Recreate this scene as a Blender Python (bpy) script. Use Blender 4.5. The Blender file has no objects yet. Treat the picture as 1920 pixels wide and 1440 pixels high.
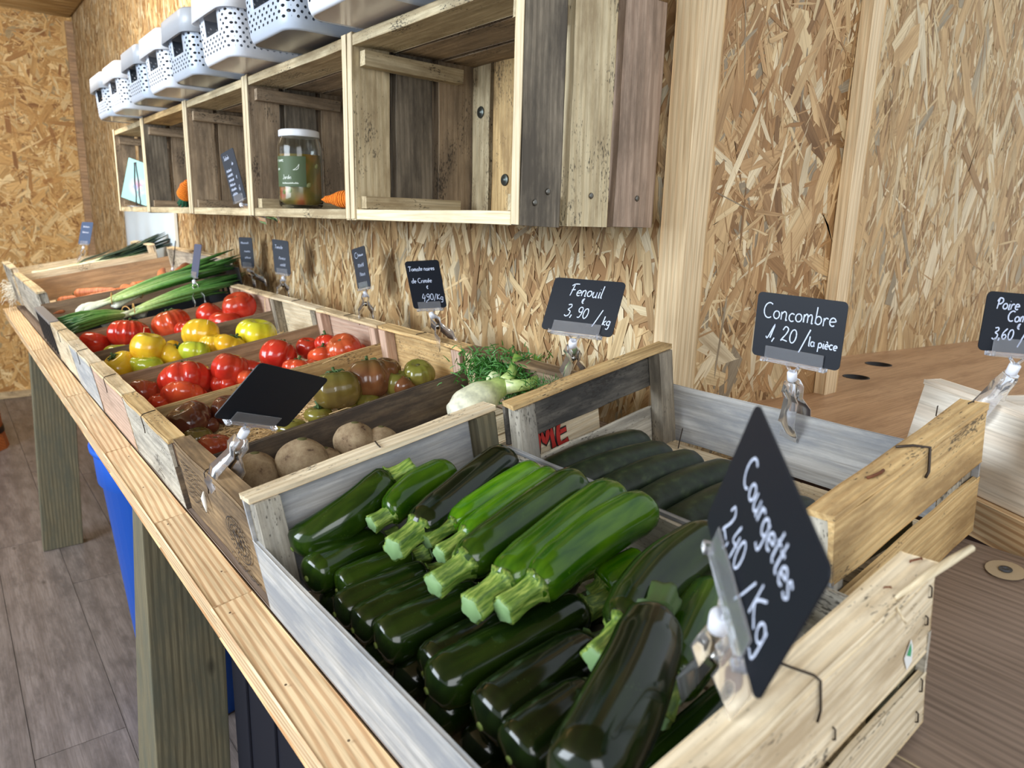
import bpy, math, random
import numpy as np
from mathutils import Vector, Matrix, noise

random.seed(11)
rng = np.random.default_rng(7)
scene = bpy.context.scene
C = scene.collection
OZ = 1.2215          # height of the camera above the floor
TILT = math.radians(10)   # the display rack slopes up towards the wall

CAM_R = [[0.784874, -0.117921, 0.608332], [-0.619083, -0.191405, 0.761643], [0.026624, -0.974402, -0.223232]]

# ---------------------------------------------------------------- camera
cam_d = bpy.data.cameras.new('camera')
cam = bpy.data.objects.new('camera', cam_d)
C.objects.link(cam)
cam_d.sensor_width = 36.0
cam_d.lens = 1341.0 / 1920.0 * 36.0
cam_d.clip_start = 0.02
_R = Matrix(CAM_R)
_M = Matrix([[_R[r][0], -_R[r][1], -_R[r][2]] for r in range(3)]).to_4x4()
_M.translation = Vector((0, 0, OZ))
cam.matrix_world = _M
cam_d.dof.use_dof = True
cam_d.dof.focus_distance = 0.95
cam_d.dof.aperture_fstop = 9.0
scene.camera = cam

# ---------------------------------------------------------------- world and lights
world = bpy.data.worlds.new('daylight')
scene.world = world
world.use_nodes = True
_bg = world.node_tree.nodes['Background']
_bg.inputs[0].default_value = (0.86, 0.93, 1.0, 1)
_bg.inputs[1].default_value = 0.85

def area(name, loc, target, sx, sy, power, col):
    d = bpy.data.lights.new(name, 'AREA')
    d.shape = 'RECTANGLE'; d.size = sx; d.size_y = sy
    d.energy = power; d.color = col
    o = bpy.data.objects.new(name, d)
    C.objects.link(o)
    o.location = loc
    o.rotation_euler = (Vector(target) - Vector(loc)).to_track_quat('-Z', 'Y').to_euler()
    return o
area('window_light_aisle', (-2.3, 1.6, 1.75), (0.5, 1.3, 0.9), 1.8, 1.3, 96, (0.82, 0.91, 1.0))
area('doorway_light', (-0.9, -1.9, 2.0), (0.6, 1.2, 0.9), 1.6, 1.4, 32, (0.95, 0.97, 1.0))
area('ceiling_lamp', (0.0, 3.1, 2.28), (0.75, 3.6, 1.6), 0.7, 0.7, 32, (1.0, 0.90, 0.76))
scene.view_settings.view_transform = 'Standard'
scene.view_settings.look = 'None'
scene.view_settings.gamma = 1
scene.view_settings.use_curve_mapping = False
scene.view_settings.exposure = 0.36


# ================================================================ helpers
def sp(c):          # sRGB 0-255 -> linear
    return tuple(((v/255.0)/12.92 if v/255.0 <= 0.04045 else (((v/255.0)+0.055)/1.055)**2.4) for v in c) + (1.0,)

def link(o, parent=None):
    C.objects.link(o)
    if parent is not None: o.parent = parent
    return o

def thing(name, label, cat, loc=(0, 0, 0), rot=None, group=None):
    o = bpy.data.objects.new(name, None)
    o.empty_display_size = 0.02
    C.objects.link(o)
    if rot is not None: o.matrix_world = Matrix.Translation(Vector(loc)) @ rot.to_4x4()
    else: o.location = loc
    o['label'] = label; o['category'] = cat
    if group: o['group'] = group
    return o

def tag(o, label, cat, group=None):
    o['label'] = label; o['category'] = cat
    if group: o['group'] = group
    return o

def mesh(name, verts, faces, mat=None, parent=None, smooth=False, loc=None, rot=None):
    m = bpy.data.meshes.new(name)
    m.from_pydata([tuple(v) for v in verts], [], faces)
    if smooth: m.polygons.foreach_set('use_smooth', [True]*len(m.polygons))
    if mat is not None: m.materials.append(mat)
    m.update()
    o = bpy.data.objects.new(name, m)
    link(o, parent)
    if rot is not None:
        o.matrix_local = Matrix.Translation(Vector(loc or (0, 0, 0))) @ rot.to_4x4()
    elif loc is not None: o.location = loc
    return o

RACK = Matrix.Rotation(-TILT, 3, 'Y')      # rack frame: X up the slope, Y along the table, Z normal
def W(s, y, h):                            # rack coordinates -> room
    v = RACK @ Vector((s, y, h)); v.z += OZ
    return v

def frame(xd, zd):
    x = Vector(xd).normalized(); z = Vector(zd)
    z = (z - x*z.dot(x)).normalized(); y = z.cross(x)
    return Matrix((x, y, z)).transposed()

def board(name, p0, p1, nrm, width, thick, mat, parent, seg=5, rough=0.0006, ch=0.0007):
    """a sawn board from p0 to p1; nrm = direction of its thickness; slightly uneven edges"""
    p0 = Vector(p0); p1 = Vector(p1); L = (p1-p0).length
    rot = frame(p1-p0, nrm)
    cs = [(-1, -1, 1, 0), (-1, -1, 0, 1), (1, -1, 0, 1), (1, -1, -1, 0), (1, 1, -1, 0), (1, 1, 0, -1), (-1, 1, 0, -1), (-1, 1, 1, 0)]
    V = []; F = []
    for i in range(seg+1):
        x = -L/2 + L*i/seg
        j1 = random.uniform(-rough, rough); j2 = random.uniform(-rough, rough)
        jx = random.uniform(-rough, rough) if i in (0, seg) else 0
        jz = random.uniform(-rough, rough)*0.5
        for (a, b, c, d) in cs:
            V.append((x+jx*(1 if a > 0 else -1), a*width/2 + c*ch + (j1 if a > 0 else j2), b*thick/2 + d*ch + jz))
    n = 8
    for i in range(seg):
        for k in range(n):
            F.append((i*n+k, (i+1)*n+k, (i+1)*n+(k+1) % n, i*n+(k+1) % n))
    F.append(tuple(range(n))); F.append(tuple(seg*n+k for k in reversed(range(n))))
    return mesh(name, V, F, mat, parent, loc=(p0+p1)/2, rot=rot)

def tube_data(pts, rad, n=8, cap=True, V=None, F=None):
    V = [] if V is None else V; F = [] if F is None else F
    base = len(V); pts = [Vector(p) for p in pts]
    if not hasattr(rad, '__len__'): rad = [rad]*len(pts)
    up = None
    for i, p in enumerate(pts):
        t = (pts[min(i+1, len(pts)-1)] - pts[max(i-1, 0)])
        if t.length < 1e-9: t = Vector((0, 0, 1))
        t.normalize()
        if up is None:
            up = Vector((0, 0, 1)) if abs(t.z) < 0.9 else Vector((1, 0, 0))
        a = (up - t*up.dot(t)).normalized(); b = t.cross(a); up = a
        for k in range(n):
            an = 2*math.pi*k/n
            V.append(p + (a*math.cos(an) + b*math.sin(an))*rad[i])
    for i in range(len(pts)-1):
        for k in range(n):
            F.append((base+i*n+k, base+i*n+(k+1) % n, base+(i+1)*n+(k+1) % n, base+(i+1)*n+k))
    if cap:
        F.append(tuple(base+k for k in reversed(range(n))))
        F.append(tuple(base+(len(pts)-1)*n+k for k in range(n)))
    return V, F

def lathe(prof, n=24):
    V = []; F = []
    for (r, z) in prof:
        for k in range(n):
            a = 2*math.pi*k/n
            V.append((r*math.cos(a), r*math.sin(a), z))
    for i in range(len(prof)-1):
        for k in range(n):
            F.append((i*n+k, i*n+(k+1) % n, (i+1)*n+(k+1) % n, (i+1)*n+k))
    F.append(tuple(reversed(range(n)))); F.append(tuple((len(prof)-1)*n+k for k in range(n)))
    return V, F

def box_data(c, d, V=None, F=None):
    V = [] if V is None else V; F = [] if F is None else F
    b = len(V); x, y, z = c; a, e, f = d[0]/2, d[1]/2, d[2]/2
    for sx, sy, sz in ((-1,-1,-1),(1,-1,-1),(1,1,-1),(-1,1,-1),(-1,-1,1),(1,-1,1),(1,1,1),(-1,1,1)):
        V.append((x+sx*a, y+sy*e, z+sz*f))
    for q in ((0,3,2,1),(4,5,6,7),(0,1,5,4),(1,2,6,5),(2,3,7,6),(3,0,4,7)):
        F.append(tuple(b+i for i in q))
    return V, F

def bevel(o, w=0.001, s=2):
    m = o.modifiers.new('edge', 'BEVEL'); m.width = w; m.segments = s; m.limit_method = 'ANGLE'
    return o

# ================================================================ materials
def new_mat(name):
    m = bpy.data.materials.new(name); m.use_nodes = True
    nt = m.node_tree; b = nt.nodes['Principled BSDF']
    return m, nt, b
def N(nt, t, **kw):
    n = nt.nodes.new(t)
    for k, v in kw.items(): setattr(n, k, v)
    return n
def ramp(nt, stops):
    r = N(nt, 'ShaderNodeValToRGB'); e = r.color_ramp.elements
    while len(e) < len(stops): e.new(0.5)
    for i, (p, c) in enumerate(stops): e[i].position = p; e[i].color = c
    return r
def mixc(nt, fac, a, b, mode='MIX'):
    m = N(nt, 'ShaderNodeMix', data_type='RGBA', blend_type=mode)
    L = nt.links
    if isinstance(fac, (int, float)): m.inputs[0].default_value = fac
    else: L.new(fac, m.inputs[0])
    for i, v in ((6, a), (7, b)):
        if isinstance(v, tuple): m.inputs[i].default_value = v
        else: L.new(v, m.inputs[i])
    return m.outputs[2]

def flat(name, col, rough=0.5, metal=0.0, spec=0.5):
    m, nt, b = new_mat(name)
    b.inputs['Base Color'].default_value = sp(col); b.inputs['Roughness'].default_value = rough
    b.inputs['Metallic'].default_value = metal
    b.inputs['Specular IOR Level'].default_value = spec
    return m

def wood(name, light, dark, stain=None, amt=0.5, grain=60.0, rough=0.65, var=0.10, ringscale=1.0, bump=0.25, knots=True, specks=0.0):
    """sawn wood, grain along the object's X axis, weathered blotches of the 'stain' colour"""
    m, nt, b = new_mat(name); L = nt.links
    tc = N(nt, 'ShaderNodeTexCoord'); oi = N(nt, 'ShaderNodeObjectInfo')
    off = N(nt, 'ShaderNodeVectorMath', operation='SCALE'); L.new(oi.outputs['Random'], off.inputs['Scale'])
    off.inputs[0].default_value = (7.3, 3.1, 5.7)
    add = N(nt, 'ShaderNodeVectorMath', operation='ADD'); L.new(tc.outputs['Object'], add.inputs[0]); L.new(off.outputs[0], add.inputs[1])
    mp = N(nt, 'ShaderNodeMapping'); mp.inputs['Scale'].default_value = (0.22, 1, 1); L.new(add.outputs[0], mp.inputs[0])
    n0 = N(nt, 'ShaderNodeTexNoise'); n0.inputs['Scale'].default_value = 9.0*ringscale; n0.inputs['Detail'].default_value = 1.5; L.new(mp.outputs[0], n0.inputs['Vector'])
    mp2 = N(nt, 'ShaderNodeMapping'); mp2.inputs['Scale'].default_value = (0.03, 1, 1); L.new(add.outputs[0], mp2.inputs[0])
    dist = N(nt, 'ShaderNodeVectorMath', operation='MULTIPLY_ADD'); L.new(n0.outputs['Color'], dist.inputs[0]); dist.inputs[1].default_value = (0.0, 0.018, 0.018); L.new(mp2.outputs[0], dist.inputs[2])
    wv = N(nt, 'ShaderNodeTexWave', wave_type='BANDS', bands_direction='DIAGONAL'); wv.inputs['Scale'].default_value = grain*ringscale*1.1; wv.inputs['Distortion'].default_value = 0.0
    L.new(dist.outputs[0], wv.inputs['Vector'])
    # fine fibres
    mp3 = N(nt, 'ShaderNodeMapping'); mp3.inputs['Scale'].default_value = (11, 330, 330); L.new(add.outputs[0], mp3.inputs[0])
    nf = N(nt, 'ShaderNodeTexNoise'); nf.inputs['Scale'].default_value = 1.0; nf.inputs['Detail'].default_value = 3; L.new(mp3.outputs[0], nf.inputs['Vector'])
    r1 = ramp(nt, [(0.15, sp(dark)), (0.62, sp(light))]); L.new(wv.outputs['Fac'], r1.inputs[0])
    base = mixc(nt, 0.42 if name.startswith('planed') or name.startswith('greenish') else 0.55, r1.outputs[0], sp(light))
    fib = ramp(nt, [(0.3, (0.62, 0.60, 0.57, 1)), (0.6, (1.03, 1.03, 1.03, 1))]); L.new(nf.outputs['Fac'], fib.inputs[0])
    col = mixc(nt, 0.75, base, fib.outputs[0], 'MULTIPLY')
    if stain is not None:
        mp4 = N(nt, 'ShaderNodeMapping'); mp4.inputs['Scale'].default_value = (7, 26, 26); L.new(add.outputs[0], mp4.inputs[0])
        ns = N(nt, 'ShaderNodeTexNoise'); ns.inputs['Scale'].default_value = 1.0; ns.inputs['Detail'].default_value = 7; ns.inputs['Roughness'].default_value = 0.68; L.new(mp4.outputs[0], ns.inputs['Vector'])
        rs = ramp(nt, [(0.56-0.28*amt, (0, 0, 0, 1)), (0.74-0.22*amt, (1, 1, 1, 1))]); L.new(ns.outputs['Fac'], rs.inputs[0])
        mx = N(nt, 'ShaderNodeMath', operation='MULTIPLY'); L.new(rs.outputs[0], mx.inputs[0]); mx.inputs[1].default_value = 0.85
        col = mixc(nt, mx.outputs[0], col, sp(stain))
    if specks:
        mv = N(nt, 'ShaderNodeMapping'); mv.inputs['Scale'].default_value = (160, 420, 420); L.new(add.outputs[0], mv.inputs[0])
        nv_ = N(nt, 'ShaderNodeTexNoise'); nv_.inputs['Scale'].default_value = 1.0; nv_.inputs['Detail'].default_value = 2; L.new(mv.outputs[0], nv_.inputs['Vector'])
        mw = N(nt, 'ShaderNodeMapping'); mw.inputs['Scale'].default_value = (11, 22, 22); L.new(add.outputs[0], mw.inputs[0])
        nw = N(nt, 'ShaderNodeTexNoise'); nw.inputs['Scale'].default_value = 1.0; nw.inputs['Detail'].default_value = 3; L.new(mw.outputs[0], nw.inputs['Vector'])
        sm = N(nt, 'ShaderNodeMath', operation='ADD'); L.new(nv_.outputs['Fac'], sm.inputs[0]); L.new(nw.outputs['Fac'], sm.inputs[1])
        rs2 = ramp(nt, [(0.60-0.06*specks, (0, 0, 0, 1)), (0.66-0.06*specks, (1, 1, 1, 1))])
        hm = N(nt, 'ShaderNodeMath', operation='MULTIPLY'); L.new(sm.outputs[0], hm.inputs[0]); hm.inputs[1].default_value = .5; L.new(hm.outputs[0], rs2.inputs[0])
        fm_ = N(nt, 'ShaderNodeMath', operation='MULTIPLY'); L.new(rs2.outputs[0], fm_.inputs[0]); fm_.inputs[1].default_value = .8
        col = mixc(nt, fm_.outputs[0], col, sp((52, 48, 44)))
    if knots:
        mk = N(nt, 'ShaderNodeMapping'); mk.inputs['Scale'].default_value = (5, 12, 12); L.new(add.outputs[0], mk.inputs[0])
        vk = N(nt, 'ShaderNodeTexVoronoi'); vk.inputs['Scale'].default_value = 1.0; L.new(mk.outputs[0], vk.inputs['Vector'])
        rk = ramp(nt, [(0.03, (1, 1, 1, 1)), (0.11, (0, 0, 0, 1))]); L.new(vk.outputs['Distance'], rk.inputs[0])
        mk2 = N(nt, 'ShaderNodeMath', operation='MULTIPLY'); L.new(rk.outputs[0], mk2.inputs[0]); mk2.inputs[1].default_value = 0.65
        col = mixc(nt, mk2.outputs[0], col, sp(tuple(int(v*0.55) for v in dark)))
    # board to board variation
    hv = N(nt, 'ShaderNodeHueSaturation'); L.new(col, hv.inputs['Color'])
    ml = N(nt, 'ShaderNodeMapRange'); L.new(oi.outputs['Random'], ml.inputs[0]); ml.inputs[3].default_value = 1-var; ml.inputs[4].default_value = 1+var
    L.new(ml.outputs[0], hv.inputs['Value'])
    L.new(hv.outputs[0], b.inputs['Base Color'])
    b.inputs['Roughness'].default_value = rough; b.inputs['Specular IOR Level'].default_value = 0.3
    bp = N(nt, 'ShaderNodeBump'); bp.inputs['Strength'].default_value = bump; bp.inputs['Distance'].default_value = 0.001
    L.new(nf.outputs['Fac'], bp.inputs['Height']); L.new(bp.outputs[0], b.inputs['Normal'])
    return m

WD = {
 'blond':   wood('blond_crate_wood', (226,206,168), (206,176,130), (160,138,106), 0.35, specks=.3),
 'pale':    wood('pale_crate_wood', (228,214,186), (206,184,146), (172,152,122), 0.35, specks=.3),
 'yellow':  wood('yellow_crate_wood', (216,186,134), (190,152,98), (146,118,80), 0.45, specks=.4),
 'pink':    wood('pinkish_wood', (206,178,158), (178,140,118), (156,132,114), 0.3),
 'grey':    wood('weathered_grey_wood', (170,160,142), (128,118,102), (100,94,84), 0.5, grain=45, specks=.7),
 'mould':   wood('mouldy_dark_wood', (128,122,112), (88,84,78), (46,46,46), 0.85, grain=30, specks=1.3),
 'lightgrey': wood('light_grey_wood', (196,190,176), (164,156,140), (128,124,116), 0.4, grain=40, specks=.7),
 'bluish':  wood('blueish_grey_wood', (188,186,182), (158,156,152), (132,136,142), 0.6, grain=30),  # grey wood with blue-grey blotches
 'brown':   wood('brown_crate_wood', (160,134,100), (118,94,66), (84,70,56), 0.6),
 'aged':    wood('aged_side_board', (128,112,92), (94,78,62), (60,54,52), 0.75, grain=25),
 'mid':     wood('mid_brown_board', (178,148,116), (148,116,86), (128,106,86), 0.4, grain=25),
 'dull':    wood('dull_brown_board', (146,126,104), (112,94,76), (90,78,64), 0.5, grain=30),
 'pallet':  wood('pallet_wood', (178,158,132), (146,124,98), (112,98,82), 0.5, specks=.6, grain=45, var=0.16),
 'palletgrey': wood('grey_pallet_wood', (140,130,114), (100,92,80), (76,70,62), 0.6, grain=60, var=0.12),
 'palletlight': wood('light_pallet_wood', (212,198,164), (186,166,128), (150,132,102), 0.45, specks=.25, grain=45, var=0.08),
 'palletpink': wood('pinkish_pallet_wood', (176,154,136), (144,120,102), (116,100,86), 0.4, grain=40, var=0.08),
 'fresh':   wood('fresh_sawn_edge', (232,218,186), (210,188,148), (198,180,150), 0.2, grain=70, knots=False),
 'rail':    wood('planed_rail_pine', (228,202,162), (176,126,82), None, 0, grain=74, rough=0.5, var=0.07, knots=False),
 'treated': wood('greenish_treated_wood', (124,116,92), (78,72,56), (92,92,78), 0.5, grain=52, rough=0.6),
 'stud':    wood('planed_stud_wood', (230,206,166), (210,178,136), None, 0, grain=55, rough=0.5, knots=False, var=0.04),
 'plank':   wood('pale_pear_crate', (240,232,218), (222,202,178), (232,220,202), 0.3, grain=14, rough=0.6, knots=False, var=0.04),
 'slab':    wood('counter_plywood', (192,152,114), (168,128,92), (148,110,78), 0.25, grain=5, rough=0.45, knots=False, var=0.02, bump=0.05),
 'floor':   wood('vinyl_floor_board', (132,123,119), (110,101,97), (92,85,82), 0.45, grain=9, rough=0.38, var=0.06, bump=0.05),
 'panel':   wood('grey_brown_laminate', (140,122,108), (106,90,80), None, 0, grain=70, rough=0.5, knots=False, var=0.02, bump=0.08),
 'treatedshade': None,
}

def osb_mat():
    m, nt, b = new_mat('oriented_strand_board'); L = nt.links
    at = N(nt, 'ShaderNodeAttribute', attribute_name='Col')
    uv = N(nt, 'ShaderNodeUVMap', uv_map='UVMap')
    mp = N(nt, 'ShaderNodeMapping'); mp.inputs['Scale'].default_value = (14, 420, 1); L.new(uv.outputs[0], mp.inputs[0])
    n = N(nt, 'ShaderNodeTexNoise'); n.inputs['Scale'].default_value = 1; n.inputs['Detail'].default_value = 4; L.new(mp.outputs[0], n.inputs['Vector'])
    r = ramp(nt, [(0.3, (0.66, 0.60, 0.54, 1)), (0.62, (1.06, 1.05, 1.03, 1))]); L.new(n.outputs['Fac'], r.inputs[0])
    mq = N(nt, 'ShaderNodeMapping'); mq.inputs['Scale'].default_value = (9, 70, 1); L.new(uv.outputs[0], mq.inputs[0])
    nq = N(nt, 'ShaderNodeTexNoise'); nq.inputs['Scale'].default_value = 1; nq.inputs['Detail'].default_value = 3; L.new(mq.outputs[0], nq.inputs['Vector'])
    rq = ramp(nt, [(0.28, (0.72, 0.66, 0.60, 1)), (0.5, (1, 1, 1, 1)), (0.75, (1.08, 1.08, 1.06, 1))]); L.new(nq.outputs['Fac'], rq.inputs[0])
    cA = mixc(nt, 0.8, at.outputs['Color'], r.outputs[0], 'MULTIPLY')
    L.new(mixc(nt, 0.9, cA, rq.outputs[0], 'MULTIPLY'), b.inputs['Base Color'])
    b.inputs['Roughness'].default_value = 0.5; b.inputs['Specular IOR Level'].default_value = 0.3
    bp = N(nt, 'ShaderNodeBump'); bp.inputs['Strength'].default_value = 0.3; bp.inputs['Distance'].default_value = 0.0006
    L.new(n.outputs['Fac'], bp.inputs['Height']); L.new(bp.outputs[0], b.inputs['Normal'])
    return m
OSB = osb_mat()
OSBBASE = flat('osb_core', (150, 112, 70), 0.7)

PAL_TAN = [((216,186,138),5),((196,158,108),5),((178,138,90),4),((226,206,168),3),((158,116,70),2.2),((128,88,50),1),((150,138,118),.8),((236,222,192),1.4)]
PAL_GOLD = [((222,182,120),5),((204,160,98),5),((186,140,80),4),((232,204,152),3),((164,116,64),2.2),((136,88,46),1),((162,144,110),.6),((240,218,170),1.2)]
PAL_REC = [((206,170,122),5),((184,144,98),5),((166,124,80),4),((220,194,150),3),((148,104,60),2.4),((118,80,44),1),((142,128,108),1),((232,214,180),1.2)]
PAL_PALE = [((208,188,154),5),((190,166,130),5),((172,148,114),4),((220,208,182),3),((152,124,92),2),((118,96,72),.9),((164,160,148),1.4),((232,224,206),1.4)]

def soften(p, k, to=(198, 182, 146)):
    return [(tuple(c[i]*(1-k)+to[i]*k for i in range(3)), w) for c, w in p]
PAL_TAN = soften(PAL_TAN, .34); PAL_GOLD = soften(PAL_GOLD, .22, (212, 188, 140)); PAL_REC = soften(PAL_REC, .22)
def osb_strands(parent, origin, ud, vd, nd, U, Vh, pal, count, main=90, spread=38, lmin=.03, lmax=.13, wmin=.005, wmax=.024, density=None):
    """thousands of pressed wood flakes lying on the panel, one joined mesh"""
    n = count
    cu = rng.uniform(0, U, n); cv = rng.uniform(0, Vh, n)
    Ln = lmin + (lmax-lmin)*rng.beta(1.6, 2.6, n); Wd = wmin + (wmax-wmin)*rng.beta(1.3, 2.8, n)
    Wd = np.minimum(Wd, Ln*0.45)
    ang = np.radians(main + rng.normal(0, spread, n))
    px = np.array([-.5, -.30, .36, .5, .33, -.38])[None, :].repeat(n, 0) + rng.uniform(-.10, .10, (n, 6))
    py = np.array([-.05, .5, .46, .05, -.5, -.46])[None, :].repeat(n, 0) + rng.uniform(-.16, .16, (n, 6))
    k2 = int(n*.55); sl = np.zeros(n, bool); sl[n-k2:] = True; sl &= rng.uniform(0, 1, n) < .75
    Ln[sl] *= rng.uniform(.35, 1.0, sl.sum()); Wd[sl] = np.minimum(rng.uniform(.0015, .0085, sl.sum()), Ln[sl]*.22)
    sq = rng.uniform(0, 1, n) < .45
    py[sq, 0] -= .35; px[sq, 0] += .03; py[sq, 3] += .35
    lx = px*Ln[:, None]; ly = py*Wd[:, None]
    u = np.clip(cu[:, None] + lx*np.cos(ang)[:, None] - ly*np.sin(ang)[:, None], 0, U)
    v = np.clip(cv[:, None] + lx*np.sin(ang)[:, None] + ly*np.cos(ang)[:, None], 0, Vh)
    z = (0.0002 + 0.0016*np.arange(n)/n)[:, None] + rng.uniform(-.00008, .00008, (n, 6))
    o = np.array(origin); ud = np.array(ud); vd = np.array(vd); nd = np.array(nd)
    P = o + u[..., None]*ud + v[..., None]*vd + z[..., None]*nd
    me = bpy.data.meshes.new('osb_strand')
    me.vertices.add(n*6); me.vertices.foreach_set('co', P.reshape(-1).astype(np.float32))
    me.loops.add(n*6); me.polygons.add(n)
    flip = np.dot(np.cross(ud, vd), nd) < 0
    idx = np.arange(n*6).reshape(n, 6)
    idx = idx if flip else idx[:, ::-1]
    me.loops.foreach_set('vertex_index', idx.reshape(-1)); me.polygons.foreach_set('loop_start', np.arange(0, n*6, 6))
    me.polygons.foreach_set('loop_total', np.full(n, 6))
    me.update(calc_edges=True)
    cols = np.array([sp(c) for c, w_ in pal]); ws = np.array([w_ for c, w_ in pal]); ws /= ws.sum()
    ci = rng.choice(len(pal), n, p=ws); cc = cols[ci]*rng.uniform(.86, 1.12, (n, 1)); cc[:, 3] = 1
    ca = me.color_attributes.new('Col', 'FLOAT_COLOR', 'POINT')
    ca.data.foreach_set('color', np.repeat(cc, 6, 0).reshape(-1).astype(np.float32))
    uvl = me.uv_layers.new(name='UVMap')
    uu = lx + rng.uniform(0, 9, (n, 1)); vv = ly + rng.uniform(0, 9, (n, 1))
    uvv = np.stack([uu, vv], -1)
    if not flip: uvv = uvv[:, ::-1]
    uvl.data.foreach_set('uv', uvv.reshape(-1).astype(np.float32))
    me.materials.append(OSB)
    ob = bpy.data.objects.new('osb_strand', me); link(ob, parent); ob['kind'] = 'stuff'
    return ob

def plain(name, verts, faces, mat, smooth=False):
    o = mesh(name, verts, faces, mat, None, smooth); return o

def structure(o): o['kind'] = 'structure'; return o
def slab_between(name, c, d, mat):
    V, F = box_data((0, 0, 0), d)
    return structure(mesh(name, V, F, mat, loc=c))

# ================================================================ the room
WX = 0.835           # inner face of the long strand-board wall
YF = 5.6             # far wall
CEIL = OZ + 1.16
# floor: boards of vinyl, joints 16 cm apart
fl = structure(mesh('floor', *box_data((0, 0, -0.02), (8.0, 11.0, 0.03)), flat('subfloor', (60, 54, 50), .7), loc=(-1.0, 2.0, 0)))
plank_meshes = {}
def floor_board(x0, x1, y0, y1):
    key = round(y1-y0, 2)
    if key not in plank_meshes:
        o = board('floor_board', (0, 0, 0), (y1-y0-0.0012, 0, 0), (0, 0, 1), x1-x0-0.0012, 0.006, WD['floor'], None, seg=1, rough=0, ch=0.0006)
        plank_meshes[key] = o.data; bpy.data.objects.remove(o)
    o = bpy.data.objects.new('floor_board', plank_meshes[key]); link(o, fl)
    o.matrix_world = Matrix.Translation(((x0+x1)/2, (y0+y1)/2, -0.003)) @ frame((0, 1, 0), (0, 0, 1)).to_4x4()
    o.matrix_local = Matrix.Translation(Vector(((x0+x1)/2+1.0, (y0+y1)/2-2.0, -0.003))) @ frame((0, 1, 0), (0, 0, 1)).to_4x4()
for i in range(-13, 5):
    x0 = 0.036 + i*0.187
    off = {0: 1.74, 1: 1.30}.get(i % 4, 0.4 + 0.37*(i % 4))
    y = off - 2.6
    while y < YF:
        y0, y1 = max(y, -1.5), min(y+1.3, YF)
        if y1-y0 > 0.05: floor_board(x0, x0+0.187, y0, y1)
        y += 1.3

wr = slab_between('wall_right', (WX+0.03, 3.15, OZ-0.03), (0.06, 4.95, 2.46), OSBBASE)
def wall_local(w): return w
osb_strands(wr, (-0.0305, -2.475, -0.55), (0, 1, 0), (0, 0, 1), (-1, 0, 0), 4.95, 1.78, PAL_TAN, 25000, main=90, spread=30, lmin=.04, lmax=.17, wmin=.006, wmax=.034)
wf = slab_between('wall_far', (-0.8, YF+0.03, OZ-0.03), (3.3, 0.06, 2.46), OSBBASE)
osb_strands(wf, (-0.1, -0.0305, -1.2), (1, 0, 0), (0, 0, 1), (0, -1, 0), 1.75, 2.42, PAL_GOLD, 16000, main=60, spread=60, lmin=.06, lmax=.24, wmin=.010, wmax=.055)
# corner batten and sill of the far wall
V, F = box_data((0, 0, 0), (0.04, 0.03, 2.36)); structure(mesh('trim_1', V, F, WD['mid'], loc=(WX-0.022, YF-0.018, OZ-0.04)))
sill = board('trim_2', (-1.6, YF-0.02, 0.022), (WX-0.08, YF-0.02, 0.022), (0, -1, 0), 0.042, 0.03, WD['blond'], None, seg=1); structure(sill)

# ceiling lined with reed matting
ce = slab_between('ceiling', (-0.8, 2.2, CEIL+0.045), (3.4, 7.0, 0.05), flat('ceiling_board', (176, 150, 108), .8))
def reed_mat():
    m, nt, b = new_mat('dry_reed'); L = nt.links
    tc = N(nt, 'ShaderNodeTexCoord'); mp = N(nt, 'ShaderNodeMapping'); mp.inputs['Scale'].default_value = (3, 90, 1); L.new(tc.outputs['Object'], mp.inputs[0])
    n = N(nt, 'ShaderNodeTexNoise'); n.inputs['Scale'].default_value = 1; n.inputs['Detail'].default_value = 2; L.new(mp.outputs[0], n.inputs['Vector'])
    r = ramp(nt, [(0.3, sp((150, 116, 70))), (0.5, sp((196, 164, 112))), (0.7, sp((224, 200, 152)))]); L.new(n.outputs['Fac'], r.inputs[0])
    L.new(r.outputs[0], b.inputs['Base Color']); b.inputs['Roughness'].default_value = .6
    return m
V = []; F = []
y = -3.4
while y < 3.42:
    d = random.uniform(.0035, .0075); pts = []
    ph = random.uniform(0, 6); am = random.uniform(.001, .008)
    for i in range(7):
        x = -1.68 + 3.3*i/6
        pts.append((x, y + am*math.sin(ph+i*1.3), -0.028 - d*.5 + random.uniform(-.002, .002)))
    tube_data(pts, d, 5, True, V, F); y += d*1.7
rd = mesh('reed', V, F, reed_mat(), ce, True); rd['kind'] = 'stuff'

# end post of the wall (two planed faces) and the recess beyond it
def post(name, c, d, mat):
    p = board(name, (c[0], c[1], c[2]-d[2]/2), (c[0], c[1], c[2]+d[2]/2), (0, -1, 0), d[0], d[1], mat, None, seg=2, rough=0, ch=0.0015)
    return structure(p)
post('trim_3', (0.822+0.026, 0.652+0.0225, 1.19), (0.052, 0.045, 2.34), WD['stud'])
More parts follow.
